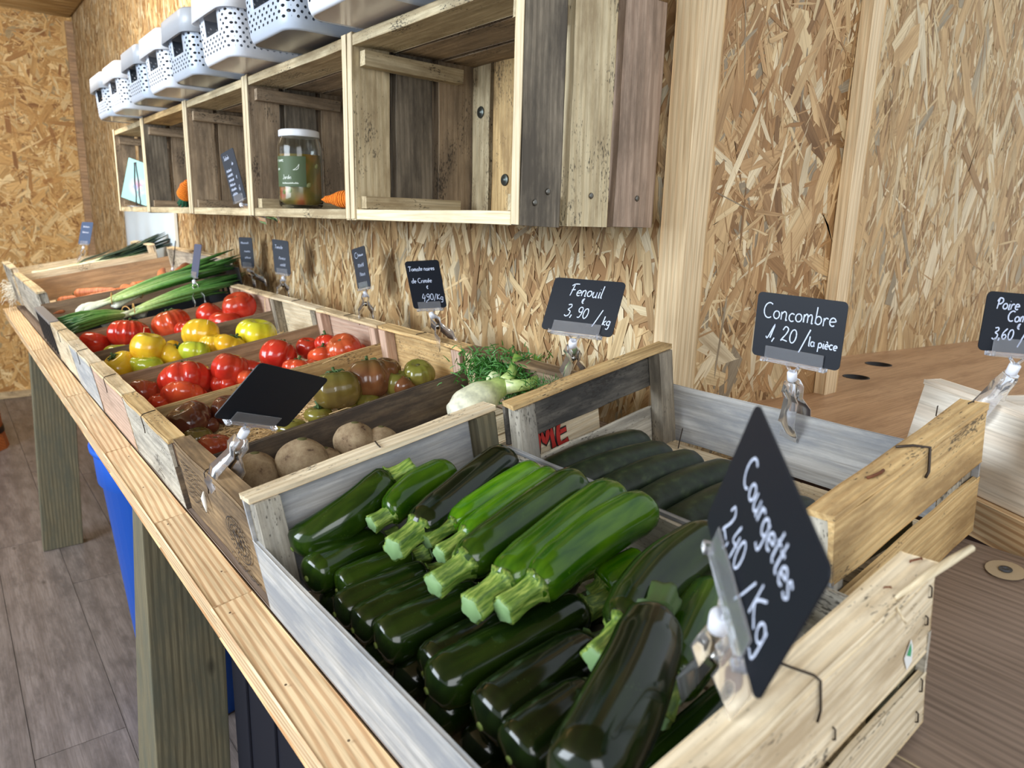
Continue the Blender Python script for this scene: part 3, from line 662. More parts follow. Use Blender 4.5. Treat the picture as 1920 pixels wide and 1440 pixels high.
def crate(label, s0, s1, y0, y1, rim, lowtop, base, along, rimmat, endmat, postmat, sidemat, floor=None, split=False, group=None, post2=None, wires=True, backend=None, low2=None, splitside=None):
    splitside = split if splitside is None else splitside
    """fruit crate. along='s': high ends at s0/s1, low sides along s.  along='y': high ends at y0/y1, low sides along y."""
    ctr = Vector(((s0+s1)/2, (y0+y1)/2, base))
    o = W(*ctr)
    t = thing('wooden_crate', label, 'crate', o, RACK, group)
    if along == 's':
        hl, hw = (s1-s0)/2, (y1-y0)/2
        M = lambda a, b, z: (a, b, z)          # a along the length, b across
    else:
        hl, hw = (y1-y0)/2, (s1-s0)/2
        M = lambda a, b, z: (-b, a, z)
    H = rim-base; LT = lowtop-base
    dl = Vector(M(1, 0, 0)); dw = Vector(M(0, 1, 0)); up = Vector((0, 0, 1))
    for e in (-1, 1):
        em = endmat if (e < 0 or backend is None) else backend
        a = e*(hl-0.003)
        if split:
            zz = [(0.006, H*0.47), (H*0.57, H-0.006)] if e < 0 else [(0.006, H*0.40), (H*0.61, H-0.006)]
        else:
            zz = [(0.006, H-0.006)]
        for (z0, z1) in zz:
            board('end_board', M(a, -hw+.001, (z0+z1)/2), M(a, hw-.001, (z0+z1)/2), dl, z1-z0, .0055, WD['lightgrey'] if (split and e > 0 and z0 < .01) else em, t, seg=6, rough=.0012)
        # flat batten on top of the end
        w = .024
        board('rim_batten', M(e*(hl-w/2), -hw+.0005, H-.003), M(e*(hl-w/2), hw-.0005, H-.003), up, w, .0065, rimmat, t, seg=6, rough=.0011)
        for f_ in (-1, 1):
            pm = postmat if (f_ < 0 or post2 is None) else post2
            board('corner_post', M(e*(hl-.017), f_*(hw-.017), .004), M(e*(hl-.017), f_*(hw-.017), H-.0065), dl, .026, .021, pm, t, seg=2, rough=.0006)
        if wires:
            x0 = e*hl; xi = e*(hl-w)
            pts = [M(xi+e*.003, .004, H+.0012), M(xi+e*.010, .003, H+.0014), M(x0-e*.002, .0, H+.0014), M(x0+e*.0012, -.001, H-.001), M(x0+e*.0014, -.002, H-.022), M(x0+e*.0016, .0015, H-.028)]
            wirepart(t, pts)
    for f_ in (-1, 1):
        sm = sidemat if (f_ < 0 or low2 is None) else low2
        if splitside:
            board('side_board', M(-hl+.001, f_*(hw-.0025), LT*.74), M(hl-.001, f_*(hw-.0025), LT*.74), dw, LT*.52, .0048, sm, t, seg=6, rough=.0010)
            board('side_board', M(-hl+.001, f_*(hw-.0025), LT*.22), M(hl-.001, f_*(hw-.0025), LT*.22), dw, LT*.36, .0048, sm, t, seg=6, rough=.0010)
        else:
            board('side_board', M(-hl+.001, f_*(hw-.0025), (.004+LT)/2), M(hl-.001, f_*(hw-.0025), (.004+LT)/2), dw, LT-.004, .0048, sm, t, seg=6, rough=.0010)
    fm = floor or WD['pale']
    nb = 4
    for k in range(nb):
        b = -hw + .012 + (2*hw-.024)*(k+.5)/nb
        board('floor_slat', M(-hl+.006, b, .0035), M(hl-.006, b, .0035), up, (2*hw-.024)/nb-.003, .004, fm, t, seg=1)
    return t

RIM = -0.33; LOW = -0.369; S0, S1 = 0.154, 0.659
beetc = crate('stained brown crate of beetroot and fennel, round black stamp on its front', S0+.006, S1, .694, .990, RIM, LOW, HB+.0003, 's', WD['brown'], WD['brown'], WD['blond'], WD['pale'], low2=WD['aged'], backend=WD['dull'])
darkc = crate('pale crate of dark brown and green tomatoes bedded on wood straw', S0, S1-.002, .994, 1.293, RIM, LOW-.001, HB+.0003, 's', WD['yellow'], WD['lightgrey'], WD['pink'], WD['aged'], low2=WD['yellow'], backend=WD['yellow'])
redc = crate('pinkish crate of ribbed red tomatoes between the yellow and the dark tomatoes', S0, S1-.004, 1.297, 1.596, RIM, LOW, HB+.0003, 's', WD['blond'], WD['pink'], WD['pink'], WD['yellow'], low2=WD['mid'], backend=WD['pink'])
yelc = crate('crate of yellow and lime tomatoes with a bluish front board', S0-.001, S1-.002, 1.600, 1.900, RIM, LOW, HB+.0003, 's', WD['pale'], WD['bluish'], WD['grey'], WD['mid'], low2=WD['dull'], backend=WD['pale'])
red2c = crate('crate of red tomatoes next to the bunched green onions', S0+.001, S1-.001, 1.904, 2.236, RIM, LOW-.002, HB+.0003, 's', WD['blond'], WD['pale'], WD['pink'], WD['dull'], low2=WD['mid'], backend=WD['pink'])
carc = crate('tall pale crate of carrots behind the green onions', .172, .765, 2.60, 3.40, -.287, -.325, -.420, 's', WD['blond'], WD['lightgrey'], WD['lightgrey'], WD['mid'], low2=WD['mid'])
leekc = crate('pale crate of leeks at the far end of the table', .166, .700, 3.41, 3.78, -.265, -.300, -.420, 's', WD['fresh'], WD['lightgrey'], WD['pale'], WD['pale'])
# battens that lift the two far crates
for c_, yy in ((carc, (2.66, 3.34)), (leekc, (3.46, 3.73))):
    loc = c_.matrix_world.inverted()
    for y_ in yy:
        a = loc @ W(.19, y_, -.4292); b = loc @ W(.68, y_, -.4292)
        board('runner', a, b, (0, 0, 1), .03, .0165, WD['grey'], c_, seg=1)
courc = crate('pale slatted crate full of courgettes, nearest on the table', .154, .4535, .164, .678, -.298, -.352, HB+.0003, 'y', WD['pale'], WD['pale'], WD['treated'], WD['lightgrey'], split=False, low2=WD['bluish'], post2=WD['lightgrey'], backend=WD['bluish'], wires=True)
cucc = crate('yellow-ended slatted crate of cucumbers behind the courgettes', .4555, .737, .2365, .646, -.292, -.350, HB+.0003, 'y', WD['yellow'], WD['yellow'], WD['grey'], WD['bluish'], split=True, splitside=False, post2=WD['lightgrey'], backend=WD['mould'], floor=WD['pale'], wires=False)

# the courgette crate's near end is two boards with a dark slot; add the slot by splitting its near end board
for ch in list(courc.children):
    if ch.name.startswith('end_board') and ch.location.y < 0: bpy.data.objects.remove(ch)
hl = (.678-.164)/2; hw = (.4535-.154)/2; Hc = -.298-HB
for (z0, z1) in ((.004, Hc*.37), (Hc*.50, Hc-.006)):
    board('end_board', (-hw+.001, -hl+.003, (z0+z1)/2), (hw-.001, -hl+.003, (z0+z1)/2), (0, 1, 0), z1-z0, .0055, WD['pale'], courc, seg=6, rough=.0012)
# torn splinter on the near rim, staples on its planks, scrap of a green label
wirepart(courc, [(.095, -hl+.002, Hc+.0005), (.13, -hl-.002, Hc+.001), (.155, -hl-.006, Hc+.002), (.176, -hl-.010, Hc+.003)], [.0012, .0028, .003, .0024], WD['fresh'], 'splinter')
wirepart(courc, [(.09, -hl+.000, Hc-.001), (.0905, -hl-.004, Hc-.008), (.094, -hl-.005, Hc-.014)], .0009, WD['fresh'], 'splinter')
for (a, z, l) in ((.140, Hc-.018, .010), (.138, Hc-.040, .008), (.139, .045, .012), (.137, .018, .010), (.02, Hc*.62, .010), (-.06, Hc*.6, .009), (.08, Hc-.03, .0)):
    if l: wirepart(courc, [(a, -hl+.0005, z+l/2), (a, -hl-.0011, z+l/2-.001), (a+.0006, -hl-.0011, z-l/2+.001), (a+.0006, -hl+.0005, z-l/2)], .0006)
wirepart(courc, [(.138, -hl+.013, Hc+.0002), (.138, -hl+.013, Hc+.0012), (.146, -hl+.009, Hc+.0012), (.146, -hl+.009, Hc+.0002)], .0008, RUST)
wirepart(courc, [(.10, -hl+.012, Hc+.0002), (.10, -hl+.012, Hc+.001), (.103, -hl+.009, Hc+.001), (.103, -hl+.009, Hc+.0002)], .0006, RUST)
m_lab = flat('torn_paper', (226, 228, 226), .7); m_grn = flat('green_print', (70, 160, 110), .6)
V = [(.108, -hl-.0002, .087), (.116, -hl-.0004, .098), (.1195, -hl-.0003, .090), (.120, -hl-.0002, .078), (.113, -hl-.0003, .075)]
lab = mesh('label_scrap', V, [(0, 1, 2, 3, 4)], m_lab, courc); lab.modifiers.new('t', 'SOLIDIFY').thickness = .0003
V = [(.1105, -hl-.0008, .0885), (.115, -hl-.0010, .096), (.117, -hl-.0009, .089), (.1165, -hl-.0009, .084)]
g = mesh('label_print', V, [(0, 1, 2, 3)], m_grn, lab)

# cucumber crate: heavy black staple and mould marks, nails
hy = (.646-.2365)/2; Hk = -.292-HB
wirepart(cucc, [(-.004, -hy+.020, Hk+.0014), (.006, -hy+.010, Hk+.0018), (.012, -hy-.0012, Hk+.0010), (.012, -hy-.0018, Hk-.022), (.007, -hy-.0016, Hk-.026)], .0013)
wirepart(cucc, [(-.070, -hy+.012, Hk+.0004), (-.066, -hy+.010, Hk+.0007), (-.056, -hy+.008, Hk+.0007), (-.050, -hy+.0085, Hk+.0004)], .0014, RUST)
wirepart(cucc, [(.128, -hy+.013, Hk+.0002), (.128, -hy+.013, Hk+.0012), (.135, -hy+.011, Hk+.0012), (.135, -hy+.011, Hk+.0002)], .0007)
wirepart(cucc, [(.131, .16, .028), (.128, .158, .0285), (.124, .1585, .018), (.118, .156, .012), (.108, .150, .009)], .0008, WIRE, 'bent_nail')
wirepart(cucc, [(.1385, .186, .084), (.1372, .184, .078), (.137, .176, .075), (.1372, .170, .079), (.1385, .168, .084)], .0006)

# printed red letters on the side of the beetroot crate, seen through the slot of the cucumber crate
RED = flat('red_print', (176, 44, 38), .6); BLK = flat('black_print', (40, 34, 32), .6)
def ribbon(name, polys, width, mat, parent, to, off=0.0, taper=False):
    """flat strokes; polys are lists of 2D points, to(x, y) -> 3D, with normal offset"""
    V = []; F = []
    for pl in polys:
        P = [Vector((p[0], p[1])) for p in pl]
        if len(P) > 2:
            Q = []
            for i in range(len(P)-1):
                a, b, c, d = P[max(i-1, 0)], P[i], P[i+1], P[min(i+2, len(P)-1)]
                for k in range(4):
                    t = k/4
                    Q.append(.5*((2*b) + (c-a)*t + (2*a-5*b+4*c-d)*t*t + (3*b-a-3*c+d)*t**3))
            Q.append(P[-1]); P = Q
        n = len(P); base = len(V)
        for i in range(n):
            d = P[min(i+1, n-1)] - P[max(i-1, 0)]
            if d.length < 1e-9: d = Vector((1, 0))
            d.normalize(); nn = Vector((-d.y, d.x))*width/2*(random.uniform(.8, 1.15))
            V.append(to(*(P[i]+nn))); V.append(to(*(P[i]-nn)))
        for i in range(n-1): F.append((base+2*i, base+2*i+1, base+2*i+3, base+2*i+2))
    o = mesh(name, V, F, mat, parent)
    return o
hb2 = (.990-.694)/2
to = lambda x, y: (x, -hb2-.0012, y+.013)
x0 = .118
ribbon('print_outline', [[(x0, .018), (x0+.004, .056)], [(x0+.012, .018), (x0+.018, .052), (x0+.027, .030), (x0+.036, .054), (x0+.041, .018)], [(x0+.068, .022), (x0+.050, .020), (x0+.053, .052), (x0+.071, .054)], [(x0+.052, .037), (x0+.066, .038)]], .0098, BLK, beetc, to)
to = lambda x, y: (x, -hb2-.0016, y+.013)
ribbon('print', [[(x0, .019), (x0+.004, .049)], [(x0+.012, .019), (x0+.018, .050), (x0+.027, .031), (x0+.036, .052), (x0+.041, .019)], [(x0+.067, .022), (x0+.051, .021), (x0+.053, .051), (x0+.070, .053)], [(x0+.053, .037), (x0+.065, .038)]], .0070, RED, beetc, to)
# round black stamp and rows of small print on the beetroot crate's front end
hx2 = (S1-S0-.006)/2
to = lambda y, z: (-hx2-.0013, y, z)
cy_, cz_ = -.083, .050
EY, EZ = .037, .027
ring = lambda k, st=15: [(cy_ + EY*k*math.cos(math.radians(a)), cz_ + EZ*k*math.sin(math.radians(a))) for a in range(0, 361, st)]
pol = [ring(1.0), ring(.66)]
pl2 = []
for k in range(26):
    a = math.radians(k*360/26); r0_, r1_ = .73, .93-.05*(k % 3)
    pl2.append([(cy_+EY*r0_*math.cos(a), cz_+EZ*r0_*math.sin(a)), (cy_+EY*r1_*math.cos(a+.07), cz_+EZ*r1_*math.sin(a+.07))])
pl3 = [[(-.25, -.42), (-.35, 0), (-.16, .32), (0, .15), (.17, .40), (.30, .04), (.18, -.22), (.26, -.46)], [(-.08, -.46), (0, -.1), (.08, -.46)], [(-.42, .18), (-.18, .04)], [(.12, .12), (.45, .25)], [(-.3, -.25), (.3, -.2)]]
pl3 = [[(cy_+EY*p[0], cz_+EZ*p[1]) for p in s_] for s_ in pl3]
ribbon('stamp', pol, .0017, BLK, beetc, to); ribbon('stamp_lettering', pl2, .0022, BLK, beetc, to); ribbon('stamp_emblem', pl3, .0034, BLK, beetc, to)
lines = []
for k in range(8):
    z = .086-.0072*k; y = .128-.004*(k % 3)
    pts = []
    while y > .030 + .010*(k % 3):
        pts.append((y, z+random.uniform(-.0016, .0016))); y -= .006
    lines.append(pts)
ribbon('small_print', lines, .0014, BLK, beetc, to)
lines = [[(-.035-.004*i, .018-.0003*i+random.uniform(-.003, .003)) for i in range(24)], [(-.050-.004*i, .009+random.uniform(-.0025, .0025)) for i in range(20)]]
ribbon('small_print', lines, .0014, BLK, beetc, to)
V, F = tube_data([(-hx2-.001, .030, .072), (-hx2-.004, .026, .066), (-hx2-.005, .022, .057), (-hx2-.006, .019, .050)], [.001, .003, .0022, .0006], 6)
mesh('torn_tape', V, F, flat('white_tape', (225, 222, 212), .6), beetc, True)

# black folding plastic crate under the green onions
BLACKP = flat('black_plastic', (34, 35, 38), .35)
bc = thing('plastic_crate', 'black folding plastic crate holding the green onions', 'crate', W(.41, 2.418, HB), RACK)
def pbox(name, c, d, mat, p):
    V, F = box_data((0, 0, 0), d); o = mesh(name, V, F, mat, p, loc=c); bevel(o, .0015); return o
sx = .252
for e in (-1, 1):
    for k in range(7):
        y = -.174+.348*(k)/6
        pbox('end_rib', (e*sx, y, .055), (.006, .010, .09), BLACKP, bc)
    pbox('end_panel', (e*(sx-.004), 0, .040), (.003, .35, .05), BLACKP, bc)
    top = pbox('rim', (e*(sx-.008), 0, .105), (.024, .352, .010), flat('dusty_plastic_rim', (128, 124, 122), .5) if e < 0 else BLACKP, bc)
pbox('back_panel', (sx+.012, 0, .12), (.004, .35, .07), BLACKP, bc)
for f_ in (-1, 1):
    pbox('side_panel', (0, f_*.173, .031), (.50, .004, .055), BLACKP, bc)
pbox('crate_floor', (0, 0, .004), (.50, .345, .006), BLACKP, bc)

# frayed packing straw hanging from the leek crate's corner
V = []; F = []
for k in range(90):
    a = W(.160, 3.50+random.uniform(-.03, .04), -.36+random.uniform(-.04, .03))
    b = a + Vector((random.uniform(-.035, .0), random.uniform(-.02, .02), random.uniform(-.03, .02)))
    c = b + Vector((random.uniform(-.015, .01), random.uniform(-.015, .015), random.uniform(-.03, .005)))
    tube_data([a, b, c], .0007, 3, False, V, F)
fs = mesh('frayed_twine', V, F, flat('pale_fibre', (214, 208, 192), .8)); fs['kind'] = 'stuff'
tag(fs, 'tuft of pale frayed fibre hanging on the front of the leek crate', 'twine')

# ================================================================ vegetables
def sweep(A, B, rfun, nl=26, nr=20, bend=0.0, bdir=None, prof=None, V=None, F=None):
    A = Vector(A); B = Vector(B); ax = B-A; L = ax.length; t = ax/L
    bd = bdir or t.cross(Vector((0, 0, 1))).normalized()
    bd = (bd - t*bd.dot(t)).normalized(); c = t.cross(bd)
    V = [] if V is None else V; F = [] if F is None else F; base = len(V)
    for i in range(nl+1):
        u = i/nl; p = A + ax*u + bd*bend*math.sin(math.pi*u)
        for k in range(nr):
            a = 2*math.pi*k/nr; r = rfun(u)*(prof(a, u) if prof else 1)
            V.append(p + (bd*math.cos(a) + c*math.sin(a))*r)
    for i in range(nl):
        for k in range(nr):
            F.append((base+i*nr+k, base+i*nr+(k+1) % nr, base+(i+1)*nr+(k+1) % nr, base+(i+1)*nr+k))
    F.append(tuple(base+k for k in reversed(range(nr)))); F.append(tuple(base+nl*nr+k for k in range(nr)))
    return V, F

zmats = {}
def zuc_mat(h):
    key = round(h*8)/8
    if key in zmats: return zmats[key]
    m, nt, b = new_mat('courgette_skin'); L = nt.links
    lo = np.array([22, 34, 10]); hi = np.array([96, 146, 14]); c = lo*(1-key)+hi*key
    d = np.array([10, 20, 7])*(1-key)+np.array([48, 104, 8])*key
    tc = N(nt, 'ShaderNodeTexCoord'); mp = N(nt, 'ShaderNodeMapping'); mp.inputs['Scale'].default_value = (18, 110, 60); L.new(tc.outputs['Object'], mp.inputs[0])
    n1 = N(nt, 'ShaderNodeTexNoise'); n1.inputs['Scale'].default_value = 1; n1.inputs['Detail'].default_value = 4; L.new(mp.outputs[0], n1.inputs['Vector'])
    r1 = ramp(nt, [(0.35, sp(tuple(d))), (0.65, sp(tuple(c)))]); L.new(n1.outputs['Fac'], r1.inputs[0])
    n2 = N(nt, 'ShaderNodeTexVoronoi'); n2.inputs['Scale'].default_value = 330; L.new(tc.outputs['Object'], n2.inputs['Vector'])
    n3 = N(nt, 'ShaderNodeTexNoise'); n3.inputs['Scale'].default_value = 40; L.new(tc.outputs['Object'], n3.inputs['Vector'])
    mm = N(nt, 'ShaderNodeMath', operation='ADD'); L.new(n2.outputs['Distance'], mm.inputs[0]); L.new(n3.outputs['Fac'], mm.inputs[1])
    r2 = ramp(nt, [(0.46, (1, 1, 1, 1)), (0.56, (0, 0, 0, 1))]); L.new(mm.outputs[0], r2.inputs[0])
    f2 = N(nt, 'ShaderNodeMath', operation='MULTIPLY'); L.new(r2.outputs[0], f2.inputs[0]); f2.inputs[1].default_value = .35
    L.new(mixc(nt, f2.outputs[0], r1.outputs[0], sp(tuple(c*1.25+22))), b.inputs['Base Color'])
    b.inputs['Roughness'].default_value = .13; b.inputs['Specular IOR Level'].default_value = .42
    bp = N(nt, 'ShaderNodeBump'); bp.inputs['Strength'].default_value = .15; bp.inputs['Distance'].default_value = .001; L.new(n3.outputs['Fac'], bp.inputs['Height']); L.new(bp.outputs[0], b.inputs['Normal'])
    zmats[key] = m; return m
def stem_mat():
    m, nt, b = new_mat('courgette_stem'); L = nt.links
    tc = N(nt, 'ShaderNodeTexCoord'); mp = N(nt, 'ShaderNodeMapping'); mp.inputs['Scale'].default_value = (60, 420, 420); L.new(tc.outputs['Object'], mp.inputs[0]); n = N(nt, 'ShaderNodeTexNoise'); n.inputs['Scale'].default_value = 1; n.inputs['Detail'].default_value = 3; L.new(mp.outputs[0], n.inputs['Vector'])
    r = ramp(nt, [(0.34, sp((66, 98, 34))), (0.5, sp((104, 134, 50))), (0.7, sp((156, 174, 84)))]); L.new(n.outputs['Fac'], r.inputs[0]); L.new(r.outputs[0], b.inputs['Base Color'])
    b.inputs['Roughness'].default_value = .55
    bp = N(nt, 'ShaderNodeBump'); bp.inputs['Strength'].default_value = .5; bp.inputs['Distance'].default_value = .001; L.new(n.outputs['Fac'], bp.inputs['Height']); L.new(bp.outputs[0], b.inputs['Normal'])
    return m
STEM = stem_mat(); STEMD = flat('dark_courgette_stem', (62, 86, 44), .5); CUT = flat('cut_stem', (122, 156, 104), .6); SCAR = flat('blossom_scar', (120, 140, 70), .7)
def interp(tab, u):
    for (a, x), (b, y) in zip(tab, tab[1:]):
        if u <= b:
            k = (u-a)/(b-a) if b > a else 0; k = k*k*(3-2*k)
            return x+(y-x)*k
    return tab[-1][1]
def zucchini(row):
    s0, y0, h0, s1, y1, h1, r, bend, hue, lab = row
    A = W(s0, y0, h0); B = W(s1, y1, h1); mid = (A+B)/2
    t = thing('courgette', lab, 'courgette', mid, group='courgettes in the nearest crate')
    ax = (B-A).normalized(); L = (B-A).length; sl = min(.036, L*.19)
    rot = frame(ax, (0, 0, 1)); inv = rot.inverted()
    A0 = Vector((-L/2, 0, 0)); J = Vector((-L/2+sl*.9, 0, 0)); Bq = Vector((L/2, 0, 0))
    tab = [(0, .50), (.03, .68), (.08, .84), (.22, .93), (.6, 1.0), (.86, .98), (.93, .88), (.97, .68), (.99, .42), (1, .12)]
    bl = (Bq-J).length; sd = random.uniform(0, 6)
    prof = lambda a, u: 1 + .018*math.cos(5*a+sd) + .012*math.cos(2*a+sd+3*u)
    V, F = sweep(J, Bq, lambda u: r*interp(tab, u), 30, 22, bend, Vector((0, 1, 0)), prof)
    b = mesh('body', V, F, zuc_mat(hue), t, True, loc=(0, 0, 0), rot=rot)
    # ridged stem, flaring to the body and to the cut end
    stab = [(0, .50), (.10, .49), (.5, .43), (.85, .46), (.95, .56), (1, .66)]
    sp_ = lambda a, u: 1 + (.13-.03*u)*math.cos(5*a+1+sd) + .035*math.cos(14*a+sd)
    tiltv = Vector((0, random.uniform(-.004, .004), random.uniform(-.006, .002)))
    V, F = sweep(A0+tiltv, J+Vector((.004, 0, 0)), lambda u: r*interp(stab, u), 10, 30, 0, Vector((0, 1, 0)), sp_)
    mesh('stem', V, F, STEM if 'biggest' not in lab else STEMD, t, True, loc=(0, 0, 0), rot=rot)
    V, F = sweep(A0+tiltv+Vector((-.0012, 0, 0)), A0+tiltv+Vector((.001, 0, 0)), lambda u: r*.47*(.85+.15*u), 2, 30, 0, Vector((0, 1, 0)), sp_)
    mesh('stem_cut', V, F, CUT, t, True, loc=(0, 0, 0), rot=rot)
    V, F = sweep(Bq+Vector((-.0012, 0, 0)), Bq+Vector((.0012, 0, 0)), lambda u: r*.16*(1-.3*u), 2, 10, 0, Vector((0, 1, 0)))
    mesh('blossom_scar', V, F, SCAR, t, True, loc=(0, 0, 0), rot=rot)
    return t
for row in ZUCCHINI: zucchini(row)
for i, (yy, hu) in enumerate([(.600, .1), (.552, .05), (.505, .1), (.455, 0.), (.405, .1), (.355, .05), (.305, 0.), (.25, .1), (.205, .05)]):
    zucchini([.420, yy+.008, -.412, .180, yy, -.412, .0205, 0, hu, 'dark courgette of the bottom layer, mostly buried under the others'])

def cuc_mat():
    m, nt, b = new_mat('cucumber_skin'); L = nt.links
    tc = N(nt, 'ShaderNodeTexCoord'); n = N(nt, 'ShaderNodeTexNoise'); n.inputs['Scale'].default_value = 90; n.inputs['Detail'].default_value = 5; L.new(tc.outputs['Object'], n.inputs['Vector'])
    r = ramp(nt, [(0.3, sp((16, 26, 16))), (0.6, sp((32, 44, 27))), (0.8, sp((56, 68, 42)))]); L.new(n.outputs['Fac'], r.inputs[0]); L.new(r.outputs[0], b.inputs['Base Color'])
    b.inputs['Roughness'].default_value = .42; b.inputs['Specular IOR Level'].default_value = .4
    bp = N(nt, 'ShaderNodeBump'); bp.inputs['Strength'].default_value = .35; bp.inputs['Distance'].default_value = .0015; L.new(n.outputs['Fac'], bp.inputs['Height']); L.new(bp.outputs[0], b.inputs['Normal'])
    return m
CUC = cuc_mat()
for row in CUCUMBER:
    s0, y0, h0, s1, y1, h1, r, lab = row
    A = W(s0-.035, y0+.004, h0); B = W(s1, y1, h1); mid = (A+B)/2
    t = thing('cucumber', lab, 'cucumber', mid, group='cucumbers in their crate')
    rot = frame(B-A, (0, 0, 1)); L_ = (B-A).length; sd = random.uniform(0, 6)
    tab = [(0, .2), (.02, .5), (.06, .78), (.14, .95), (.5, 1), (.86, .97), (.94, .82), (.98, .55), (1, .25)]
    V, F = sweep((-L_/2, 0, 0), (L_/2, 0, 0), lambda u: r*interp(tab, u), 30, 24, .006, Vector((0, 0, 1)), lambda a, u: 1+.012*math.cos(9*a+sd)+.014*math.cos(2*a+4*u+sd))
    mesh('body', V, F, CUC, t, True, loc=(0, 0, 0), rot=rot)
    V, F = sweep((L_/2-.001, 0, 0), (L_/2+.002, 0, 0), lambda u: r*.16, 2, 10, 0, Vector((0, 0, 1)))
    mesh('blossom_scar', V, F, SCAR, t, True, loc=(0, 0, 0), rot=rot)

# ---- tomatoes
TOM = {'red': ((200, 52, 34), (174, 36, 28), (166, 72, 40)), 'orangered': ((212, 84, 48), (192, 56, 36), (150, 96, 52)),
       'brownred': ((166, 70, 44), (140, 52, 36), (112, 78, 44)), 'yellow': ((228, 182, 44), (218, 160, 34), (200, 186, 60)),
       'lemon': ((232, 210, 46), (214, 196, 40), (170, 190, 60)), 'lime': ((190, 192, 52), (160, 176, 50), (112, 140, 44)),
       'darkbrown': ((92, 44, 30), (70, 32, 24), (70, 52, 30)), 'brown': ((116, 74, 44), (96, 58, 40), (84, 80, 42)),
       'olive': ((112, 96, 46), (94, 78, 42), (72, 84, 38)), 'green': ((128, 122, 52), (112, 98, 50), (92, 112, 44)),
       'beet': ((140, 120, 96), (108, 86, 70), (92, 68, 62))}
tm = {}
def tom_mat(k):
    if k in tm: return tm[k]
    a, b2, g2 = TOM[k]
    m, nt, b = new_mat(k+'_skin'); L = nt.links
    tc = N(nt, 'ShaderNodeTexCoord'); oi = N(nt, 'ShaderNodeObjectInfo')
    ad = N(nt, 'ShaderNodeVectorMath', operation='ADD'); L.new(tc.outputs['Object'], ad.inputs[0]); L.new(oi.outputs['Random'], ad.inputs[1])
    n = N(nt, 'ShaderNodeTexNoise'); n.inputs['Scale'].default_value = 26 if k != 'beet' else 60; n.inputs['Detail'].default_value = 3 if k != 'beet' else 8; n.inputs['Roughness'].default_value = .5 if k != 'beet' else .7
    L.new(ad.outputs[0], n.inputs['Vector'])
    r = ramp(nt, [(0.34, sp(b2)), (0.58, sp(a))]); L.new(n.outputs['Fac'], r.inputs[0])
    sx_ = N(nt, 'ShaderNodeSeparateXYZ'); L.new(tc.outputs['Object'], sx_.inputs[0])
    mr = N(nt, 'ShaderNodeMapRange'); L.new(sx_.outputs['Z'], mr.inputs[0]); mr.inputs[1].default_value = .004; mr.inputs[2].default_value = .034
    mr.inputs[4].default_value = .65
    col = mixc(nt, mr.outputs[0], r.outputs[0], sp(g2))
    L.new(col, b.inputs['Base Color'])
    if k == 'beet':
        b.inputs['Roughness'].default_value = .85; b.inputs['Specular IOR Level'].default_value = .15
        bp = N(nt, 'ShaderNodeBump'); bp.inputs['Strength'].default_value = .6; bp.inputs['Distance'].default_value = .002; L.new(n.outputs['Fac'], bp.inputs['Height']); L.new(bp.outputs[0], b.inputs['Normal'])
        rv = ramp(nt, [(0.30, sp((72, 54, 46))), (0.40, sp((132, 112, 88))), (0.62, sp((160, 142, 114)))]); L.new(n.outputs['Fac'], rv.inputs[0]); L.new(rv.outputs[0], b.inputs['Base Color'])
    else:
        b.inputs['Roughness'].default_value = .14; b.inputs['Specular IOR Level'].default_value = .55
        b.inputs['Subsurface Weight'].default_value = 0.0
    tm[k] = m; return m
CALYX = flat('calyx_green', (58, 84, 38), .6); CALYXD = flat('calyx_scar', (84, 82, 44), .8)
